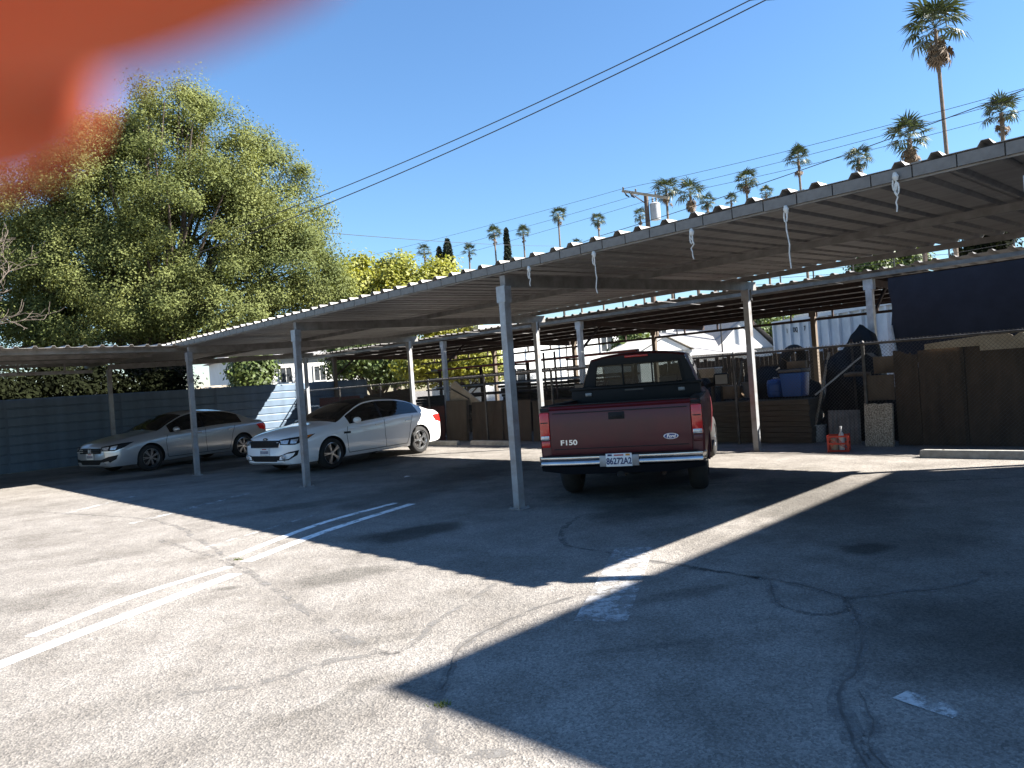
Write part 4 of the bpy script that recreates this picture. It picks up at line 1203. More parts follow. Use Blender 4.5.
        MB().box((0, s * .89, 1.222), (2.1, .13, .02)).build('rail_cap', black_m, bs, bevel=.006)
        # arch lip
        MB().tube([(.435 * math.cos(a), s * .992, R_ + .435 * math.sin(a)) for a in [R(8) + i * R(164) / 20 for i in range(21)]], .012, 6).build('arch_lip', m_p, bs, smooth=True)
        # tail light: red with clear reverse band
        tl = MB().box((-1.11, s * .905, .985), (.05, .125, .34)).build('tail_light', red_lens, root, bevel=.018)
        MB().box((-1.112, s * .905, .845), (.052, .108, .055)).build('reverse_lamp', clear_lens, tl, bevel=.01)
        MB().box((-1.128, s * .905, 1.03), (.02, .09, .012)).build('lens_rib', black_m, tl)
        MB().box((-1.1, s * .905, .765), (.03, .11, .08)).build('reflector_panel', red_lens if s > 0 else m_p, tl, bevel=.01)
        MB().box((-1.075, s * .90, 1.185), (.06, .12, .05)).build('corner_cap', navy_m, bs, bevel=.012)
    MB().box((0, 0, .64), (2.12, 1.66, .05)).build('bed_floor', black_m, root)
    MB().box((1.035, 0, .92), (.03, 1.66, .56)).build('bed_front', m_p, root)
    # tailgate
    tg = MB()
    rings = []
    for y in (-.842, -.835, -.4, 0, .4, .835, .842):
        e = .006 if abs(y) > .84 else 0
        rings.append([(-1.115 + e, y, .60), (-1.128 + e, y, .66), (-1.130 + e, y, .95), (-1.128 + e, y, 1.10), (-1.112 + e, y, 1.17), (-1.128 + e, y, 1.195), (-1.11, y, 1.225), (-1.06, y, 1.225), (-1.05, y, 1.19), (-1.05, y, .60)])
    tg.loft(rings, True, True)
    tgo = tg.build('tailgate', m_p, root, smooth=True, angle=25)
    MB().box((-1.095, 0, 1.228), (.08, 1.66, .014)).build('top_trim', navy_m, tgo, bevel=.004)
    for z in (.70, 1.135): MB().box((-1.131, 0, z), (.004, 1.60, .010)).build('pressed_crease', navy_m, tgo)
    hb = MB().box((-1.133, .02, 1.075), (.012, .19, .085)).build('handle_bezel', black_m, tgo, bevel=.004)
    MB().box((-1.146, .02, 1.07), (.014, .12, .03)).build('handle', black_m, hb, bevel=.006)
    flat_text('F150', .085, letter_m, tgo, facing((-1.134, .615, .775), False), 'lettering', 0, 1.25)
    b = MB(); n = 28
    b.loft([[(-1.129 - d_, -.60 + .085 * q * math.cos(2 * math.pi * k / n), .80 + .036 * q * math.sin(2 * math.pi * k / n)) for k in range(n)] for d_, q in ((0, 1), (.01, 1), (.012, .93))], True, True)
    bo_ = b.build('badge', letter_m, tgo)
    b = MB(); b.loft([[(-1.138 - d_, -.60 + .076 * math.cos(2 * math.pi * k / n), .80 + .029 * math.sin(2 * math.pi * k / n)) for k in range(n)] for d_ in (0, .005)], True, True)
    b.build('badge_field', badgeblue_m, bo_)
    flat_text('Ford', .052, letter_m, bo_, facing((-1.1445, -.60, .80), False), 'lettering', .25, 1.0, .001)
    # bumper
    rings = []
    for y in (-.99, -.95, -.6, -.32, .32, .6, .95, .99):
        e = .14 if abs(y) > .97 else (.04 if abs(y) > .9 else 0)
        rings.append([(-1.20 + e, y, .50), (-1.27 + e, y, .52), (-1.275 + e, y, .545), (-1.26 + e, y, .565), (-1.275 + e, y, .585), (-1.27 + e, y, .615), (-1.14, y, .622), (-1.13, y, .50)])
    bu = MB().loft(rings, True, True).build('bumper', chrome_m, root, smooth=True, angle=50)
    MB().box((-1.20, 0, .626), (.13, 1.8, .008)).build('step_pad', black_m, bu)
    rings = []
    for y in (-.97, -.6, .6, .97):
        e = .1 if abs(y) > .9 else 0
        rings.append([(-1.15, y, .50), (-1.25 + e, y, .498), (-1.20 + e, y, .40 if abs(y) < .9 else .44), (-1.12, y, .39 if abs(y) < .9 else .44)])
    MB().loft(rings, True, True).build('lower_valance', navy_m, bu, smooth=True)
    MB().box((-1.278, 0, .555), (.014, .46, .13)).build('plate_recess', galv, bu, bevel=.006)
    plate(root, -1.292, 0, .565, False, '86272A2')
    MB().box((-1.08, 0, .40), (.25, .09, .08)).build('hitch_tube', black_m, root)
    MB().box((-1.21, 0, .40), (.02, .06, .05)).build('hitch_opening', dark_m, root)
    # toolbox across the bed
    tb = MB().box((.80, 0, 1.265), (.46, 1.80, .21)).build('toolbox', black_m, root, bevel=.02)
    MB().box((.80, 0, 1.385), (.50, 1.84, .035)).build('lid', black_m, tb, bevel=.01)
    MB().box((.565, 0, 1.335), (.006, .26, .022)).build('maker_plate', zinc_m, tb)
    for s in (-1, 1): MB().box((.565, s * .65, 1.3), (.02, .09, .05)).build('latch', galv, tb, bevel=.008)
    MB().box((.82, 0, .9), (.40, 1.6, .5)).build('toolbox_base', black_m, tb)
    # mirrors, frame, wheels
    for s in (-1, 1):
        mo = MB().box((0, 0, 0), (.12, .24, .20)).build('mirror', black_m, root, bevel=.035); mo.location = (2.62, s * 1.16, 1.36)
        MB().box((-.063, 0, 0), (.006, .19, .15)).build('mirror_glass', winglass_m, mo)
        MB().bar((.02, -s * .08, -.06), (.05, -s * .24, -.10), .05, .06).build('mirror_arm', black_m, mo)
        seam(H, [(1.42, 1.25), (1.40, .55), (1.6, .5), (2.85, .48), (2.95, .7), (2.95, 1.18)], s, root)
        seam(H, [(1.55, 1.08), (1.78, 1.08)], s, root, .05, 'door_handle', black_m)
        MB().box((1.6, s * .42, .45), (5.0, .08, .14)).build('frame_rail', dark_m, root)
        MB().box((2.1, s * .93, .38), (1.7, .12, .05)).build('side_step', black_m, root, bevel=.012)
        patch(H, [(s * .52, .72), (s * .52, .90), (s * .76, .90), (s * .76, .72)], '+x', 'headlight', clear_lens, root, .006, 2, 8.0)
    patch(H, [(-.48, .70), (-.48, .92), (.48, .92), (.48, .70)], '+x', 'grille', chrome_m, root, .006, 2, 8.0)
    MB().box((4.52, 0, .58), (.14, 1.86, .2)).build('front_bumper', chrome_m, root, bevel=.03)
    MB().tube([(0, -.7, R_), (0, .7, R_)], .06, 10).build('rear_axle', dark_m, root)
    MB().lathe([(0, -.16), (.13, -.1), (.15, 0), (.13, .1), (0, .16)], 16, 'y').build('differential', dark_m, root, smooth=True).location = (0, 0, R_)
    MB().tube([(-1.0, -.48, .36), (.6, -.48, .38)], .03, 10).build('exhaust', rust_m, root, smooth=True)
    MB().box((-.5, .1, .50), (.75, .62, .2)).build('spare_carrier', dark_m, root, bevel=.05)
    wheel(root, 0, .83, R_, .25, .215, 5, 0, False, rim_m); wheel(root, 0, -.83, R_, .25, .215, 5, 0, False, rim_m)
    wheel(root, WB, .86, R_, .25, .215, 5, -.06, False, rim_m); wheel(root, WB, -.86, R_, .25, .215, 5, -.06, False, rim_m)
    return root
pickup((1.545, 9.856), 1.2831)

# ------------------------------------------------------------------ vegetation
def leaf_mesh(name, C, size, seed, aspect=.55, mat=None, N=None):
    """C: (n,3) centres, N their mean facing; one diamond for each leaf"""
    rg = np.random.default_rng(seed); n = len(C)
    if N is None: N = rg.normal(size=(n, 3))
    else: N = N + rg.normal(size=(n, 3)) * .55
    N = N / np.linalg.norm(N, axis=1)[:, None]
    a = rg.normal(size=(n, 3)); a -= (a * N).sum(1)[:, None] * N; a /= np.linalg.norm(a, axis=1)[:, None]
    b = np.cross(N, a)
    s = (size * rg.uniform(.6, 1.35, n))[:, None]
    V = np.stack([C - a * s, C + b * s * aspect, C + a * s, C - b * s * aspect], 1).reshape(-1, 3)
    me = bpy.data.meshes.new(name)
    me.vertices.add(4 * n); me.vertices.foreach_set('co', V.astype(np.float32).ravel())
    me.loops.add(4 * n); me.loops.foreach_set('vertex_index', np.arange(4 * n, dtype=np.int32))
    me.polygons.add(n); me.polygons.foreach_set('loop_start', np.arange(0, 4 * n, 4, dtype=np.int32))
    me.update(calc_edges=True)
    if mat: me.materials.append(mat)
    return me
def clumps(rg, lobes, nclump, per, crad, shell=.55):
    """leaf centres: lobes (centre, radii); clumps near the lobes' surface, leaves in each clump"""
    L = np.array([l[0] for l in lobes], float); Rr = np.array([l[1] for l in lobes], float)
    vol = Rr.prod(1) ** (2 / 3); pr = vol / vol.sum()
    out = []; cc = []; nn = []
    while len(cc) < nclump:
        k = rg.choice(len(L), p=pr); d = rg.normal(size=3); d /= np.linalg.norm(d)
        r = shell + (1 - shell) * rg.random() ** .5
        c = L[k] + d * Rr[k] * r
        cc.append(c)
        m = int(per * rg.uniform(.5, 1.5)); q = np.clip(rg.normal(size=(m, 3)), -1.9, 1.9) * crad * rg.uniform(.6, 1.3) * np.array([1, 1, .75])
        out.append(c + q)
        o = q / (np.linalg.norm(q, axis=1)[:, None] + 1e-6)
        nn.append(o * .8 + d * .5 + np.array([0, 0, .45]))
    return np.concatenate(out), np.array(cc), np.concatenate(nn)
def branch_mesh(rg, base, tips, r0, name, mat, parent, trunk_top=None, n=7):
    m = MB(); base = Vector(base); tt = Vector(trunk_top)
    mid = base.lerp(tt, .5) + Vector((rg.uniform(-.2, .2), rg.uniform(-.2, .2), 0))
    m.tube([base, mid, tt], [r0, r0 * .8, r0 * .55], 10)
    o = m.build('trunk', mat, parent, smooth=True)
    m = MB()
    for t in tips:
        t = Vector(t); f = rg.uniform(.35, 1.0); s = base.lerp(tt, f)
        k = s.lerp(t, .5) + Vector((rg.uniform(-.3, .3), rg.uniform(-.3, .3), rg.uniform(.0, .5)))
        m.tube([s, k, t], [r0 * .32, r0 * .18, r0 * .04], 5, False)
    m.build('limbs', mat, parent, smooth=True)
def tree(name, label, base, lobes, nclump, per, crad, leaf, mat, seed, r0=.25, trunk_h=2.0, ntips=40, cat='tree', group=None, shell=.55, bark=None, aspect=.55):
    rg = np.random.default_rng(seed); root = empty(name, base, 0, label, cat, group)
    C, cc, NN = clumps(rg, lobes, nclump, per, crad, shell)
    link('crown', leaf_mesh('crown', C, leaf, seed, aspect, mat, NN), None, root)
    ce = np.array([l[0] for l in lobes]).mean(0)
    tips = cc[rg.choice(len(cc), min(ntips, len(cc)), replace=False)]
    branch_mesh(rg, (0, 0, 0), tips, r0, 'limbs', bark or bark_m, root, (ce[0] * .5, ce[1] * .5, trunk_h))
    return root
# big oak behind the left wing; base on the ground, lobes relative to it
OB = (-12.750, 27.000, 0.750)
def rel(P, B): return (P[0] - B[0], P[1] - B[1], P[2])
B0 = (OB[0], OB[1], 0)
lob = [(rel((-11.140, 27.010, 10.330), B0), (3.0, 2.6, 2.4)), (rel((-13.880, 26.510, 9.130), B0), (2.8, 2.4, 2.4)), (rel((-10.000, 26.010, 7.840), B0), (3.0, 2.6, 2.6)),
       (rel((-8.740, 27.510, 9.370), B0), (2.0, 2.0, 2.0)), (rel((-7.980, 26.510, 6.360), B0), (2.1, 2.0, 2.0)), (rel((-12.210, 25.510, 5.650), B0), (2.6, 2.2, 1.7)),
       (rel((-15.950, 26.510, 7.840), B0), (2.2, 2.2, 2.4)), (rel((-16.250, 27.010, 5.400), B0), (2.2, 2.0, 1.5)), (rel((-11.550, 27.020, 12.190), B0), (1.5, 1.5, 1.3)), (rel((-9.390, 25.210, 4.720), B0), (2.2, 1.8, 1.1)),
       (rel((-7.020, 27.010, 5.640), B0), (1.3, 1.4, 1.6)), (rel((-7.430, 27.510, 7.970), B0), (1.1, 1.2, 1.5)), (rel((-14.820, 27.520, 11.300), B0), (2.0, 2.0, 1.6)), (rel((-17.650, 27.010, 6.230), B0), (2.0, 2.0, 1.9)), (rel((-17.730, 28.010, 9.210), B0), (2.2, 2.0, 2.0)), (rel((-14.470, 26.010, 6.930), B0), (2.2, 2.0, 2.0)), (rel((-14.290, 26.000, 4.630), B0), (2.4, 1.8, 1.0)), (rel((-17.290, 26.000, 4.490), B0), (2.0, 1.8, 1.0))]
tree('oak_tree', 'large olive green tree rising behind the left carport wing', B0, lob, 1080, 520, .31, .041, oak_m, 11, .45, 5.0, 110, shell=.5)
# thin sprigs standing out of the outline
rg = np.random.default_rng(5)
def bare_tree(name, label, base, pts, r0, seed, mat, spread=1.0, n=26):
    rg = random.Random(seed); root = empty(name, base, 0, label, 'tree')
    m = MB(); tw = MB()
    top = Vector(pts[-1])
    m.tube([(0, 0, 0)] + [tuple(p) for p in pts], [r0 * (1 - .75 * i / len(pts)) for i in range(len(pts) + 1)], 8)
    m.build('trunk', mat, root, smooth=True)
    def grow(p, d, L, r, lev):
        q = [p]; 
        for i in range(4):
            d = (d + Vector((rg.uniform(-.4, .4), rg.uniform(-.4, .4), rg.uniform(-.25, .35)))).normalized()
            p = p + d * L / 4; q.append(p)
            if lev < 3 and rg.random() < .75:
                grow(p, (d + Vector((rg.uniform(-1, 1), rg.uniform(-1, 1), rg.uniform(-.5, .7)))).normalized(), L * .6, r * .55, lev + 1)
        tw.tube(q, [max(.006, r * (1 - .2 * i)) for i in range(5)], 4, False)
    for k in range(n):
        s = Vector(pts[0]).lerp(top, rg.uniform(0, 1))
        grow(s, Vector((rg.uniform(-1, 1), rg.uniform(-1, 1), rg.uniform(.0, 1))).normalized(), rg.uniform(1.2, 2.4) * spread, r0 * .3, 0)
    tw.build('twigs', mat, root)
    return root
BT = (-16.020, 22.000, 1.310)
bare_tree('bare_tree', 'bare twiggy tree at the left edge before the big green tree', (BT[0], BT[1], 0), [(0, 0, 3.0), (.15, 0, 4.6), (.4, .1, 7.4)], .10, 3, deadbark_m, .8, 26)
YB = (-7.010, 44.000, 1.040)
Y0 = (YB[0], YB[1], 0)
tree('yellow_tree', 'yellow green tree showing over the carport roof beside the big tree', Y0,
     [(rel((-7.990, 44.010, 7.960), Y0), (2.8, 2.5, 1.9)), (rel((-5.320, 44.010, 7.890), Y0), (2.6, 2.5, 1.7)), (rel((-6.470, 43.010, 6.260), Y0), (3.8, 3, 2.2)), (rel((-9.320, 43.010, 7.050), Y0), (2.2, 2, 1.6)), (rel((-3.950, 44.010, 6.180), Y0), (2.0, 2, 1.5))],
     240, 190, .42, .12, yel_m, 21, .3, 4.0, 50, group=None)
YB = (-2.480, 36.000, 0.890); Y1 = (YB[0], YB[1], 0)
tree('yellow_tree', 'low yellow green tree seen under the yard roof left of the nearest post', Y1,
     [(rel((-2.190, 36.000, 2.920), Y1), (1.7, 1.5, 1.0)), (rel((-3.900, 36.000, 2.850), Y1), (1.5, 1.4, 1.1)), (rel((-1.250, 36.500, 2.670), Y1), (1.0, 1.0, .9))], 120, 120, .3, .10, yel_m, 22, .16, 1.8, 30)
YB = (-7.450, 40.000, 1.160); Y2 = (YB[0], YB[1], 0)
tree('green_tree', 'green tree seen under the carports above the white sedan', Y2,
     [(rel((-7.290, 40.000, 3.320), Y2), (2.4, 2, 1.2)), (rel((-8.610, 40.000, 3.850), Y2), (1.6, 1.5, 1.2)), (rel((-5.690, 40.000, 2.930), Y2), (1.4, 1.5, 1.1))], 120, 140, .35, .10, green_leaf, 23, .2, 1.6, 30)
BG = [('round green tree left of the pole between the two roofs', (872, 252), 48, .95, 1.5, green_leaf), ('broad green tree between the two roofs at right', (905, 250), 50, 1.15, 1.6, green_leaf),
      ('dark shaggy tree at the right between the roofs', (988, 246), 42, 1.1, 1.6, dark_leaf), ('small tree above the container roof', (762, 326), 46, 2.4, .9, green_leaf), ('pale green tree over the shingled roofs', (800, 324), 52, 2.6, .9, yel_m), ('small tree under the yard roof by the white house', (632, 346), 40, .7, 1.0, green_leaf),
      ('green tree seen beyond the blue fence left of the white house', (252, 366), 40, .7, .8, green_leaf), ('dark tree at far right under the roof edge', (1015, 330), 60, 2.5, 1.5, dark_leaf)]
BGP = [(23.910, 48.010, 8.320), (27.140, 50.010, 8.570), (27.510, 42.010, 7.330), (15.740, 46.000, 3.700), (20.470, 52.000, 3.920), (6.620, 40.000, 3.060), (-13.950, 40.000, 3.480), (40.990, 60.000, 2.860)]
for i, ((lab, px, dd, rx, rz, mt), P) in enumerate(zip(BG, BGP)):
    rr_ = random.Random(i)
    tree('green_tree', lab, (P[0], P[1], 0), [((0, 0, P[2]), (rx, rx, rz)), ((rx * .5, 0, P[2] - rz * .4), (rx * .7, rx * .7, rz * .7)), ((-rx * .5, 0, P[2] - rz * .5), (rx * .7, rx * .7, rz * .7)), ((0, 0, P[2] - rz), (rx * .9, rx * .9, rz * .8))],
         90, 110, .35, .13, mt, 40 + i, .2, max(1.0, P[2] - rz), 18, group='trees in the distance')
# dark hedge behind the blue fence
for i, (p, t, rx, h) in enumerate([(-8.5, -20.6, 1.7, 3.2), (-5.6, -20.8, 1.8, 3.4), (-2.6, -20.5, 1.7, 3.1), (.2, -20.7, 1.6, 3.2), (2.6, -20.6, 1.2, 2.7)]):
    b = W(t, p, 0)
    tree('hedge_bush', ['dark bush behind the fence at the far left edge', 'dark bush behind the fence under the left wing', 'dark bush behind the fence left of the wing post', 'dark bush behind the fence above the silver sedan', 'dark thin bush at the end of the hedge by the white house'][i],
         tuple(b), [((0, 0, h * .62), (rx, rx * .8, h * .42)), ((.4, .3, h * .8), (rx * .7, rx * .6, h * .25)), ((-.5, -.4, h * .75), (rx * .7, rx * .6, h * .28))], 110, 120, .25, .07, dark_leaf, 60 + i, .1, 1.4, 19, 'bush', 'bushes behind the blue fence')

# fan palms: shared frond meshes, each frond a part
def frond(seed, dry=False):
    rr = random.Random(seed); m = MB()
    # stalk then a fan of blades; x outwards
    m.bar((0, 0, 0), (.95, 0, .02), .03, .02)
    nb = 13
    for k in range(nb):
        a = (k / (nb - 1) - .5) * R(200); L = (.95 if not dry else .75) * (1 - .25 * abs(k / (nb - 1) - .5) * 2) * rr.uniform(.85, 1.1)
        d = Vector((math.cos(a), math.sin(a), 0)); s = Vector((-d.y, d.x, 0)); o = Vector((.85, 0, .02))
        mid = o + d * L * .55 + Vector((0, 0, rr.uniform(-.02, .05))); tip = o + d * L + Vector((0, 0, -.22 * L - rr.uniform(0, .25)))
        wv = .06
        m.add([o, mid + s * wv, mid - s * wv, tip], [(0, 2, 1), (1, 2, 3)])
    me = m.mesh('frond'); me.materials.append(drypalm_m if dry else palm_m); return me
FR = [frond(i) for i in range(4)]; FD = [frond(10 + i, True) for i in range(2)]
def palm(label, P, crown_d, nf, seed, shag=0, trunk_r=.17, group='fan palms in the distance'):
    """P: centre of the crown in the world, crown_d its width in metres"""
    rr = random.Random(seed); root = empty('palm_tree', (P[0], P[1], 0), rr.uniform(0, 6), label, 'palm', group)
    h = P[2] - crown_d * .08; s = crown_d / 3.2 * rr.uniform(.92, 1.08)
    lx, ly = rr.uniform(-.035, .035) * h, rr.uniform(-.03, .03) * h
    pts = [(lx, ly, 0), (lx * .45, ly * .45, h * .5), (0, 0, h)]; droop = rr.uniform(-.2, .2)
    MB().tube(pts, [trunk_r * 1.25, trunk_r, trunk_r * .8], 10).build('trunk', palmbark_m, root, smooth=True)
    for k in range(nf):
        u = k / nf
        el = R(75) - u * R(115) + rr.uniform(-.22, .22) + droop; az = k * 2.39996 + rr.uniform(-.2, .2)
        o = link('frond', FR[k % 4], None, root); o.location = (0, 0, h + .1)
        o.rotation_euler = (rr.uniform(-.3, .3), -el, az); q = s * rr.uniform(.8, 1.1); o.scale = (q, q, q)
    for k in range(shag):
        o = link('dry_frond', FD[k % 2], None, root); o.location = (0, 0, h - .1 - .9 * s * rr.random())
        o.rotation_euler = (rr.uniform(-.4, .4), R(50) + rr.uniform(0, .5), k * 2.4); q = s * rr.uniform(.6, .85); o.scale = (q, q, q)
palm('tallest fan palm with its crown at the top right', (24.220, 40.030, 19.230), 3.5, 25, 1, 22, .11)
palm('shaggy fan palm low above the roof left of the tallest palm', (31.890, 57.030, 18.290), 3.5, 22, 2, 20, .22)
palm('fan palm at the far right edge above the roof', (43.900, 64.030, 22.010), 3.4, 26, 3, 6, .2)
palm('fan palm just left of the shaggy one above the roof', (39.090, 80.030, 23.180), 3.5, 26, 4, 5)
palm('fan palm above the roof, third left of the tallest palm', (37.510, 92.040, 26.970), 3.4, 26, 5, 5)
palm('fan palm right of the transformer cluster', (31.540, 94.040, 25.210), 3.4, 26, 6, 5)
palm('broad fan palm immediately right of the transformer', (19.150, 74.030, 19.390), 3.7, 18, 7, 14)
palm('fan palm right behind the crossarm of the pole', (19.960, 88.030, 23.330), 3.4, 26, 8, 4)
palm('small fan palm peeking over the roof right of the broad palm', (22.460, 80.030, 19.620), 2.3, 22, 9, 4)
palm('tiny fan palm low over the roof between two larger palms', (34.470, 110.040, 26.440), 2.5, 20, 10, 2)
palm('tiny fan palm just over the roof edge below the wires', (39.730, 110.040, 27.100), 2.6, 20, 11, 2)
palm('slim fan palm left of the pole', (17.170, 130.040, 29.150), 3.2, 25, 12, 3)
palm('small fan palm tucked under the crossarm', (22.700, 120.040, 27.350), 2.8, 18, 13, 3)
palm('tall slim fan palm between cypress and pole', (10.230, 130.050, 30.540), 3.5, 25, 14, 3)
palm('fan palm immediately right of the thin cypress', (3.870, 130.040, 27.830), 3.3, 25, 15, 3)
palm('fan palm immediately left of the thin cypress', (-1.210, 130.040, 28.200), 3.4, 25, 16, 3)
palm('fan palm right of the dark conifer', (-5.820, 130.040, 25.370), 2.9, 18, 17, 3)
palm('fan palm peeking out behind the yellow tree', (-12.650, 120.040, 24.070), 2.9, 18, 18, 3)
palm('low fan palm at the roof edge left of the tall slim palm', (13.190, 130.040, 25.220), 2.2, 20, 19, 2)
def cypress(label, P, r, h, seed):
    rg = np.random.default_rng(seed); root = empty('cypress_tree', (P[0], P[1], 0), 0, label, 'tree', 'cypresses in the distance')
    n = 5200; u = rg.random(n); a = rg.random(n) * 6.283
    rad = r * np.minimum(1, 4 * u) * np.sqrt(np.clip(1 - u, 0, 1)) * (1 + .2 * np.sin(a * 3 + u * 14)) * (rg.random(n) ** .3)
    z0 = P[2] - h
    C = np.stack([rad * np.cos(a), rad * np.sin(a), z0 + h * u * 1.0], 1)
    link('crown', leaf_mesh('crown', C, .3, seed, .5, cyp_m), None, root)
    MB().tube([(0, 0, 0), (0, 0, P[2] - h * .2)], [.2, .06], 8).build('trunk', bark_m, root, smooth=True)
cypress('thin dark cypress spire between two fan palms', (0.780, 110.040, 24.420), .55, 7, 1)
cypress('wide dark conifer behind the yellow tree', (-6.980, 95.030, 20.440), 1.1, 8, 2)
cypress('shorter dark conifer beside the wide one', (-8.080, 95.030, 19.490), .7, 7, 3)

# ------------------------------------------------------------------ utility pole and wires
PP = (7.960, 40.020, 11.100)
up = empty('utility_pole', (PP[0], PP[1], 0), 0, 'wooden utility pole with crossarm and grey transformer above the roof', 'utility pole')
MB().tube([(0, 0, 0), (0, 0, PP[2] + .1)], [.17, .12], 12).build('pole', poletimber_m, up, smooth=True)
CA = Vector((6.690, 40.020, 11.460)) - Vector((PP[0], PP[1], 0)); CB = Vector((8.960, 39.010, 10.660)) - Vector((PP[0], PP[1], 0))
ca = MB().bar(CA, CB, .10, .13).build('crossarm', palewood_m, up)
for i, f in enumerate((.03, .3, .72, .97)):
    q = CA.lerp(CB, f)
    MB().lathe([(0, 0), (.04, .02), (.055, .06), (.035, .09), (.05, .13), (.03, .17), (0, .18)], 10, 'z').build('insulator', zinc_m, up, smooth=True).location = q + Vector((0, 0, .06))
for f in (.04, .16):
    q = CA.lerp(CB, f); MB().tube([q + Vector((0, -.1, 0)), q + Vector((.1, -.12, -.25)), q + Vector((.25, -.1, -.35))], [.04, .05, .03], 6).build('cutout_fuse', black_m, up, smooth=True)
tx = MB().lathe([(0, 0), (.26, 0), (.27, .04), (.27, .8), (.285, .82), (.285, .86), (.2, .93), (0, .95)], 20, 'z').build('transformer', pm('transformer_grey', (.40, .41, .42), (.34, .35, .36), 4, .5), up, smooth=True)
tx.location = (.42, -.1, PP[2] - 1.35)
for dx in (-.1, .1): MB().lathe([(0, 0), (.04, 0), (.06, .08), (.04, .12), (.055, .18), (.03, .28), (0, .28)], 8, 'z').build('bushing', zinc_m, tx, smooth=True).location = (dx, 0, .93)
MB().bar(Vector((0, 0, CA.z - .8)), CA.lerp(CB, .15), .04, .05).build('brace', poletimber_m, up)
def cable(label, pts, r, sag=0, group='overhead wires'):
    P = [Vector(p) for p in pts]; Q = []
    for a, b in zip(P[:-1], P[1:]):
        for i in range(16):
            f = i / 16; Q.append(a.lerp(b, f) - Vector((0, 0, sag * 4 * f * (1 - f))))
    Q.append(P[-1])
    c = empty('overhead_wire', P[0], 0, label, 'wire', group)
    MB().tube([q - P[0] for q in Q], r, 5, False).build('strand', wire_m, c, smooth=True)
cable('upper of the two thick cables running from the tree to the top edge', [(-7.340, 20.510, 6.380), (4.660, 13.010, 7.950), (6.240, 11.010, 7.870)], .011, .20)
cable('lower of the two thick cables running from the tree to the top edge', [(-8.480, 20.810, 5.850), (5.130, 13.510, 8.180), (6.520, 11.510, 8.070)], .012, .24)
WL = [('topmost thin wire passing over the crossarm', [(-15.390, 70.020, 14.130), (6.700, 40.020, 11.570), (17.790, 24.010, 9.970)], .010), ('second thin wire passing behind the palms', [(-15.920, 72.020, 13.230), (7.320, 40.020, 11.140), (18.510, 25.010, 10.050)], .010), ('third thin wire passing behind the transformer', [(-15.510, 72.020, 12.220), (8.500, 39.010, 10.750), (19.210, 26.010, 9.900)], .010),
      ('thick dark wire just above the carport roof', [(-6.080, 60.010, 9.540), (5.330, 40.010, 9.120), (16.300, 22.010, 9.270)], .016), ('pale thin wire from the big tree towards the palms', [(-6.910, 30.010, 8.140), (5.480, 70.020, 14.130)], .012)]
for lab, pts, r in WL: cable(lab, pts, r, .15)
# tall net poles with wires beyond the yard
nf = empty('wire_net_fence', (0, 0, 0), 0, 'tall pole and wire fence showing between the two carport roofs', 'fence')
NP = [(3.530, 46.010, 8.820), (6.930, 44.010, 8.250), (9.560, 42.010, 7.730), (11.480, 40.010, 7.260), (14.140, 38.010, 6.950), (15.430, 37.010, 6.830), (16.960, 36.010, 6.700), (18.440, 35.010, 6.650), (19.360, 34.010, 6.720), (20.170, 33.510, 6.650), (22.100, 32.010, 6.740), (24.030, 31.010, 6.720)]
for i, P in enumerate(NP):
    thick = .11 if i in (8,) else .04
    MB().tube([(P[0], P[1], 0), (P[0], P[1], P[2])], thick, 6).build('post', poletimber_m if i == 8 else wire_m, nf, smooth=True)
for k in range(5):
    MB().tube([(P[0], P[1] + .05, P[2] - .12 - .3 * k) for P in NP], .010, 4, False).build('wire', wire_m, nf)

# ------------------------------------------------------------------ houses and container beyond the yard
def house(label, P, wd, dp, h, rz, wall, roofh, wins, roof_mat=shingle_m, cat='house', gable_front=False, over=.4):
    """P centre of the front wall base; local x along the front, y away"""
    o = empty('house', (P[0], P[1], 0), rz, label, cat, 'houses beyond the yard')
    m = MB().box((0, dp / 2, h / 2), (wd, dp, h)); wo = m.build('wall', wall, o)
    r = MB()
    if roofh > 0:
        if gable_front:
            r.add([(-wd / 2 - over, -over, h), (wd / 2 + over, -over, h), (0, -over, h + roofh), (-wd / 2 - over, dp + over, h), (wd / 2 + over, dp + over, h), (0, dp + over, h + roofh)],
                  [(0, 2, 5, 3), (1, 4, 5, 2), (0, 3, 4, 1), (3, 5, 4)])
            g = MB().add([(-wd / 2, -.01, h), (wd / 2, -.01, h), (0, -.01, h + roofh * .93)], [(0, 1, 2)]); g.build('gable', wall, o)
        else:
            i = min(dp / 2, wd * .3) * .7
            r.add([(-wd / 2 - over, -over, h), (wd / 2 + over, -over, h), (wd / 2 + over, dp + over, h), (-wd / 2 - over, dp + over, h), (-wd / 2 + i, dp / 2, h + roofh), (wd / 2 - i, dp / 2, h + roofh)],
                  [(0, 1, 5, 4), (1, 2, 5), (2, 3, 4, 5), (3, 0, 4), (0, 3, 2, 1)])
    else: r.box((0, dp / 2, h + .12), (wd + .3, dp + .3, .24))
    r.build('roof', roof_mat, o)
    for (x, z, ww, hh) in wins:
        f = MB()
        for s in (-1, 1):
            f.box((x + s * ww / 2, -.03, z), (.08, .09, hh + .08)); f.box((x, -.03, z + s * hh / 2), (ww - .08, .09, .08))
        fo = f.build('window', post_white, o)
        MB().box((x, -.01, z), (ww, .03, hh)).build('pane', winglass_m, fo)
        MB().box((x, -.035, z), (.04, .03, hh)).build('mullion', post_white, fo)
    MB().box((0, -.03, h - .06), (wd + .02, .05, .12)).build('eave_board', post_white, o)
    return o
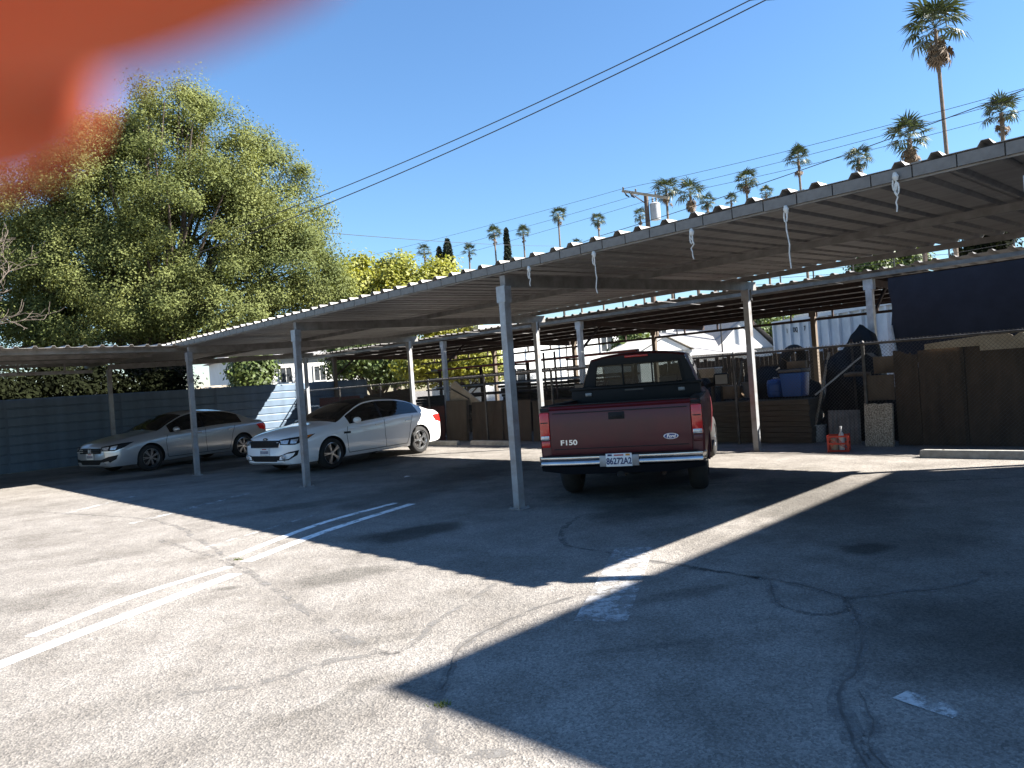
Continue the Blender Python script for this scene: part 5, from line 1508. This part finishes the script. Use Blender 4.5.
house('white two storey house beyond the blue fence at left', (-13.770, 48.000, 1.760), 8.5, 7, 4.3, .55, stucco_m, 1.2, [(-2.2, 3.1, .8, 1.0), (-.8, 3.1, .8, 1.0), (1.4, 3.1, .8, 1.0), (2.8, 3.1, .8, 1.0), (-2, 1.2, 1.2, 1.0)])
house('low white outbuilding just beyond the blue fence', (-15.160, 40.000, 1.720), 4.4, 4, 2.0, .5, stucco_m, .6, [(1.0, 1.2, .7, .6), (-1.0, 1.2, .7, .6)], palewood_m)
house('large white building behind the pipe rack', (2.950, 46.000, 0.890), 10.5, 8, 4.8, .5, stucco_m, 0, [(-3.0, 1.9, 1.2, 1.0), (3.8, 3.6, 1.0, 1.0)], stucco_m, 'building')
house('tall white building with small dark windows above the pickup', (12.470, 52.000, 0.490), 12.5, 8, 5.4, .45, stucco_m, 0, [(-2.2, 4.35, .9, .9), (-.2, 4.35, .9, 1.0), (2.6, 4.2, .9, .9)], stucco_m, 'building')
house('small white gabled shed over the pickup cab', (7.570, 36.000, 0.890), 3.0, 3.5, 2.55, .4, stucco_m, .75, [(.75, 2.25, .55, .5)], stucco2_m, 'shed', True, .15)
house('tan bungalow with grey hipped roof right of the pickup', (10.940, 40.000, 0.640), 4.6, 6, 2.3, .4, stucco2_m, 1.5, [(0, 1.4, .9, .8)])
house('grey roofed house right of the near rear post', (13.360, 42.000, 0.450), 4.2, 6, 2.5, .4, stucco_m, 1.9, [(.5, 1.4, .9, .8)], shingle_m, 'house', True, .3)
# ribbed white container with stencilled marks
C0 = Vector((10.770, 30.000, 2.100)); C1 = Vector((11.800, 24.000, 1.920))
ang = math.atan2(C1.y - C0.y, C1.x - C0.x); cl = (C1 - C0).length * 1.35
ct = empty('roll_off_container', (C0.x, C0.y, 0), ang, 'white ribbed steel container with faded black marks beyond the fence', 'container')
zt = (10.860, 30.000, 3.230)[2]
MB().box((cl / 2, 1.2, zt / 2), (cl, 2.4, zt)).build('shell', steelwhite_m, ct)
MB().box((cl / 2, -.04, zt - .05), (cl, .14, .12)).build('top_rail', steelwhite_m, ct)
for i in range(int(cl / .62) + 1):
    MB().box((.06 + i * .62, -.05, (zt - .12) / 2), (.10, .10, zt - .12)).build('rib', steelwhite_m, ct)
for s, x in (('1', .99), ('DQ', 1.59), ('7', 2.22)):
    me = text_mesh(s, .25, .004); me.transform(Matrix.Scale(.85, 4, (1, 0, 0))); o = link('lettering', me, wire_m, ct)
    o.location = (x, -.03, zt - .44); o.rotation_euler = (math.pi / 2, 0, 0)
sh = empty('flat_roof_shed', tuple(C0.lerp(C1, 1.0).xy) + (0,), ang, 'white flat roofed shed beyond the container', 'shed')
sh.location = Vector((17.460, 38.000, 2.230)).xy.to_3d()
MB().box((0, 2, 2.0), (9, 4, 4.0)).build('wall', stucco_m, sh)
MB().box((0, 2, 4.1), (9.4, 4.4, .25)).build('roof', post_white, sh)
# dark picket fence behind the yard carport
pf = row('picket_fence', -5.2, 15.8, 0, 'dark plank fence with pale tips at the rear of the yard', 'fence')
pm_ = MB().box((0, 0, .93), (.135, .02, 1.86)).mesh('picket'); pm_.materials.append(lumber_m)
rr = random.Random(4)
for i in range(46):
    o = link('picket', pm_, None, pf); o.location = (-3.5 + i * .145, rr.uniform(-.006, .006), rr.uniform(-.08, .06))
for z in (.4, 1.5): MB().box((-.2, .04, z), (6.6, .04, .09)).build('rail', lumber_m, pf)
# grey bundles and dark stack right of the ladder
for i, (t, p, w_, h_, lab) in enumerate([(-5.2, 9.4, 1.6, 1.35, 'dark stack of timber behind the pickup cab'), (-9.0, 10.8, 5.2, 1.5, 'long dark stack of timber behind the pipe rack'), (-13.5, 9.6, 2.4, 1.3, 'dark stack of timber behind the tall dark sheet'), (-3.0, 9.8, 2.0, 1.2, 'dark stack of timber between cab and bin')]):
    o = row('timber_stack', t, p, 0, lab, 'lumber', 'timber stacks in the yard')
    bm_ = MB().box((0, 0, 0), (w_, .14, .09)).mesh('beam'); bm_.materials.append(lumber_m)
    for r_i in range(int(h_ / .1)):
        for c_i in range(4):
            q = link('beam', bm_, None, o); q.location = (rr.uniform(-.15, .15), c_i * .17, .05 + r_i * .1)

# ------------------------------------------------------------------ the photographer's finger over the corner of the lens
skin = bpy.data.materials.new('skin'); skin.use_nodes = True
sb_ = skin.node_tree.nodes['Principled BSDF']
nz = skin.node_tree.nodes.new('ShaderNodeTexNoise'); nz.inputs['Scale'].default_value = 120
rp = skin.node_tree.nodes.new('ShaderNodeValToRGB')
rp.color_ramp.elements[0].color = (.40, .085, .038, 1); rp.color_ramp.elements[1].color = (.46, .105, .048, 1)
skin.node_tree.links.new(nz.outputs['Fac'], rp.inputs[0]); skin.node_tree.links.new(rp.outputs[0], sb_.inputs['Base Color'])
sb_.inputs['Roughness'].default_value = .6; sb_.inputs['Specular IOR Level'].default_value = .2
sb_.inputs['Subsurface Weight'].default_value = .5; sb_.inputs['Subsurface Radius'].default_value = (.006, .0015, .0008); sb_.inputs['Subsurface Scale'].default_value = 1.0
HV = [(-0.17410, -0.10000, 1.36231), (-0.12903, -0.03500, 1.49929), (-0.10509, 0.01000, 1.55262),
      (-0.09132, 0.03400, 1.56261), (-0.04638, 0.03672, 1.56736), (-0.03185, 0.03672, 1.56860), (-0.01876, 0.03600, 1.56775),
      (-0.09223, 0.03400, 1.57772), (-0.06829, 0.04400, 1.57596), (-0.03178, 0.03168, 1.56959), (-0.01666, 0.03096, 1.56991), (-0.00517, 0.03096, 1.57389),
      (-0.09647, 0.03400, 1.54695), (-0.07867, 0.04600, 1.54362), (-0.06278, 0.05000, 1.54146), (-0.05281, 0.05000, 1.54073),
      (-0.09963, 0.03200, 1.53114), (-0.08588, 0.04100, 1.52711), (-0.07299, 0.04400, 1.52517), (-0.06402, 0.04400, 1.52451),
      (-0.10576, 0.00000, 1.52963), (-0.08937, -0.01400, 1.53447), (-0.06684, -0.01800, 1.54086), (-0.05259, -0.01700, 1.54383)]
HE = [(0, 1), (1, 2), (2, 3), (3, 4), (4, 5), (5, 6), (2, 7), (7, 8), (8, 9), (9, 10), (10, 11), (2, 12), (12, 13), (13, 14), (14, 15), (2, 16), (16, 17), (17, 18), (18, 19), (1, 20), (20, 21), (21, 22), (22, 23)]
HR = [.035, .026, .022, .0100, .0082, .0078, .0072, .0098, .0080, .0064, .0062, .0056, .0092, .0082, .0075, .006, .0085, .0072, .0066, .0055, .012, .0105, .009, .0075]
hme = bpy.data.meshes.new('hand'); hb_ = Vector(HV[1])
hme.from_pydata([tuple(Vector(v) - hb_) for v in HV], HE, []); hme.update()
ho = link('hand', hme); ho.location = hb_
sk = ho.modifiers.new('skin', 'SKIN'); sk.use_smooth_shade = True
for i, r in enumerate(HR):
    hme.skin_vertices[0].data[i].radius = (r, r); hme.skin_vertices[0].data[i].use_root = (i == 1)
ss = ho.modifiers.new('sub', 'SUBSURF'); ss.levels = 2; ss.render_levels = 2
ev = bpy.data.meshes.new_from_object(ho.evaluated_get(bpy.context.evaluated_depsgraph_get()))
for p in ev.polygons: p.use_smooth = True
ev.materials.clear(); ev.materials.append(skin)
bpy.data.objects.remove(ho)
ho = link('hand', ev); ho.location = hb_
tag(ho, 'blurred orange red fingers covering the top left corner', 'hand')
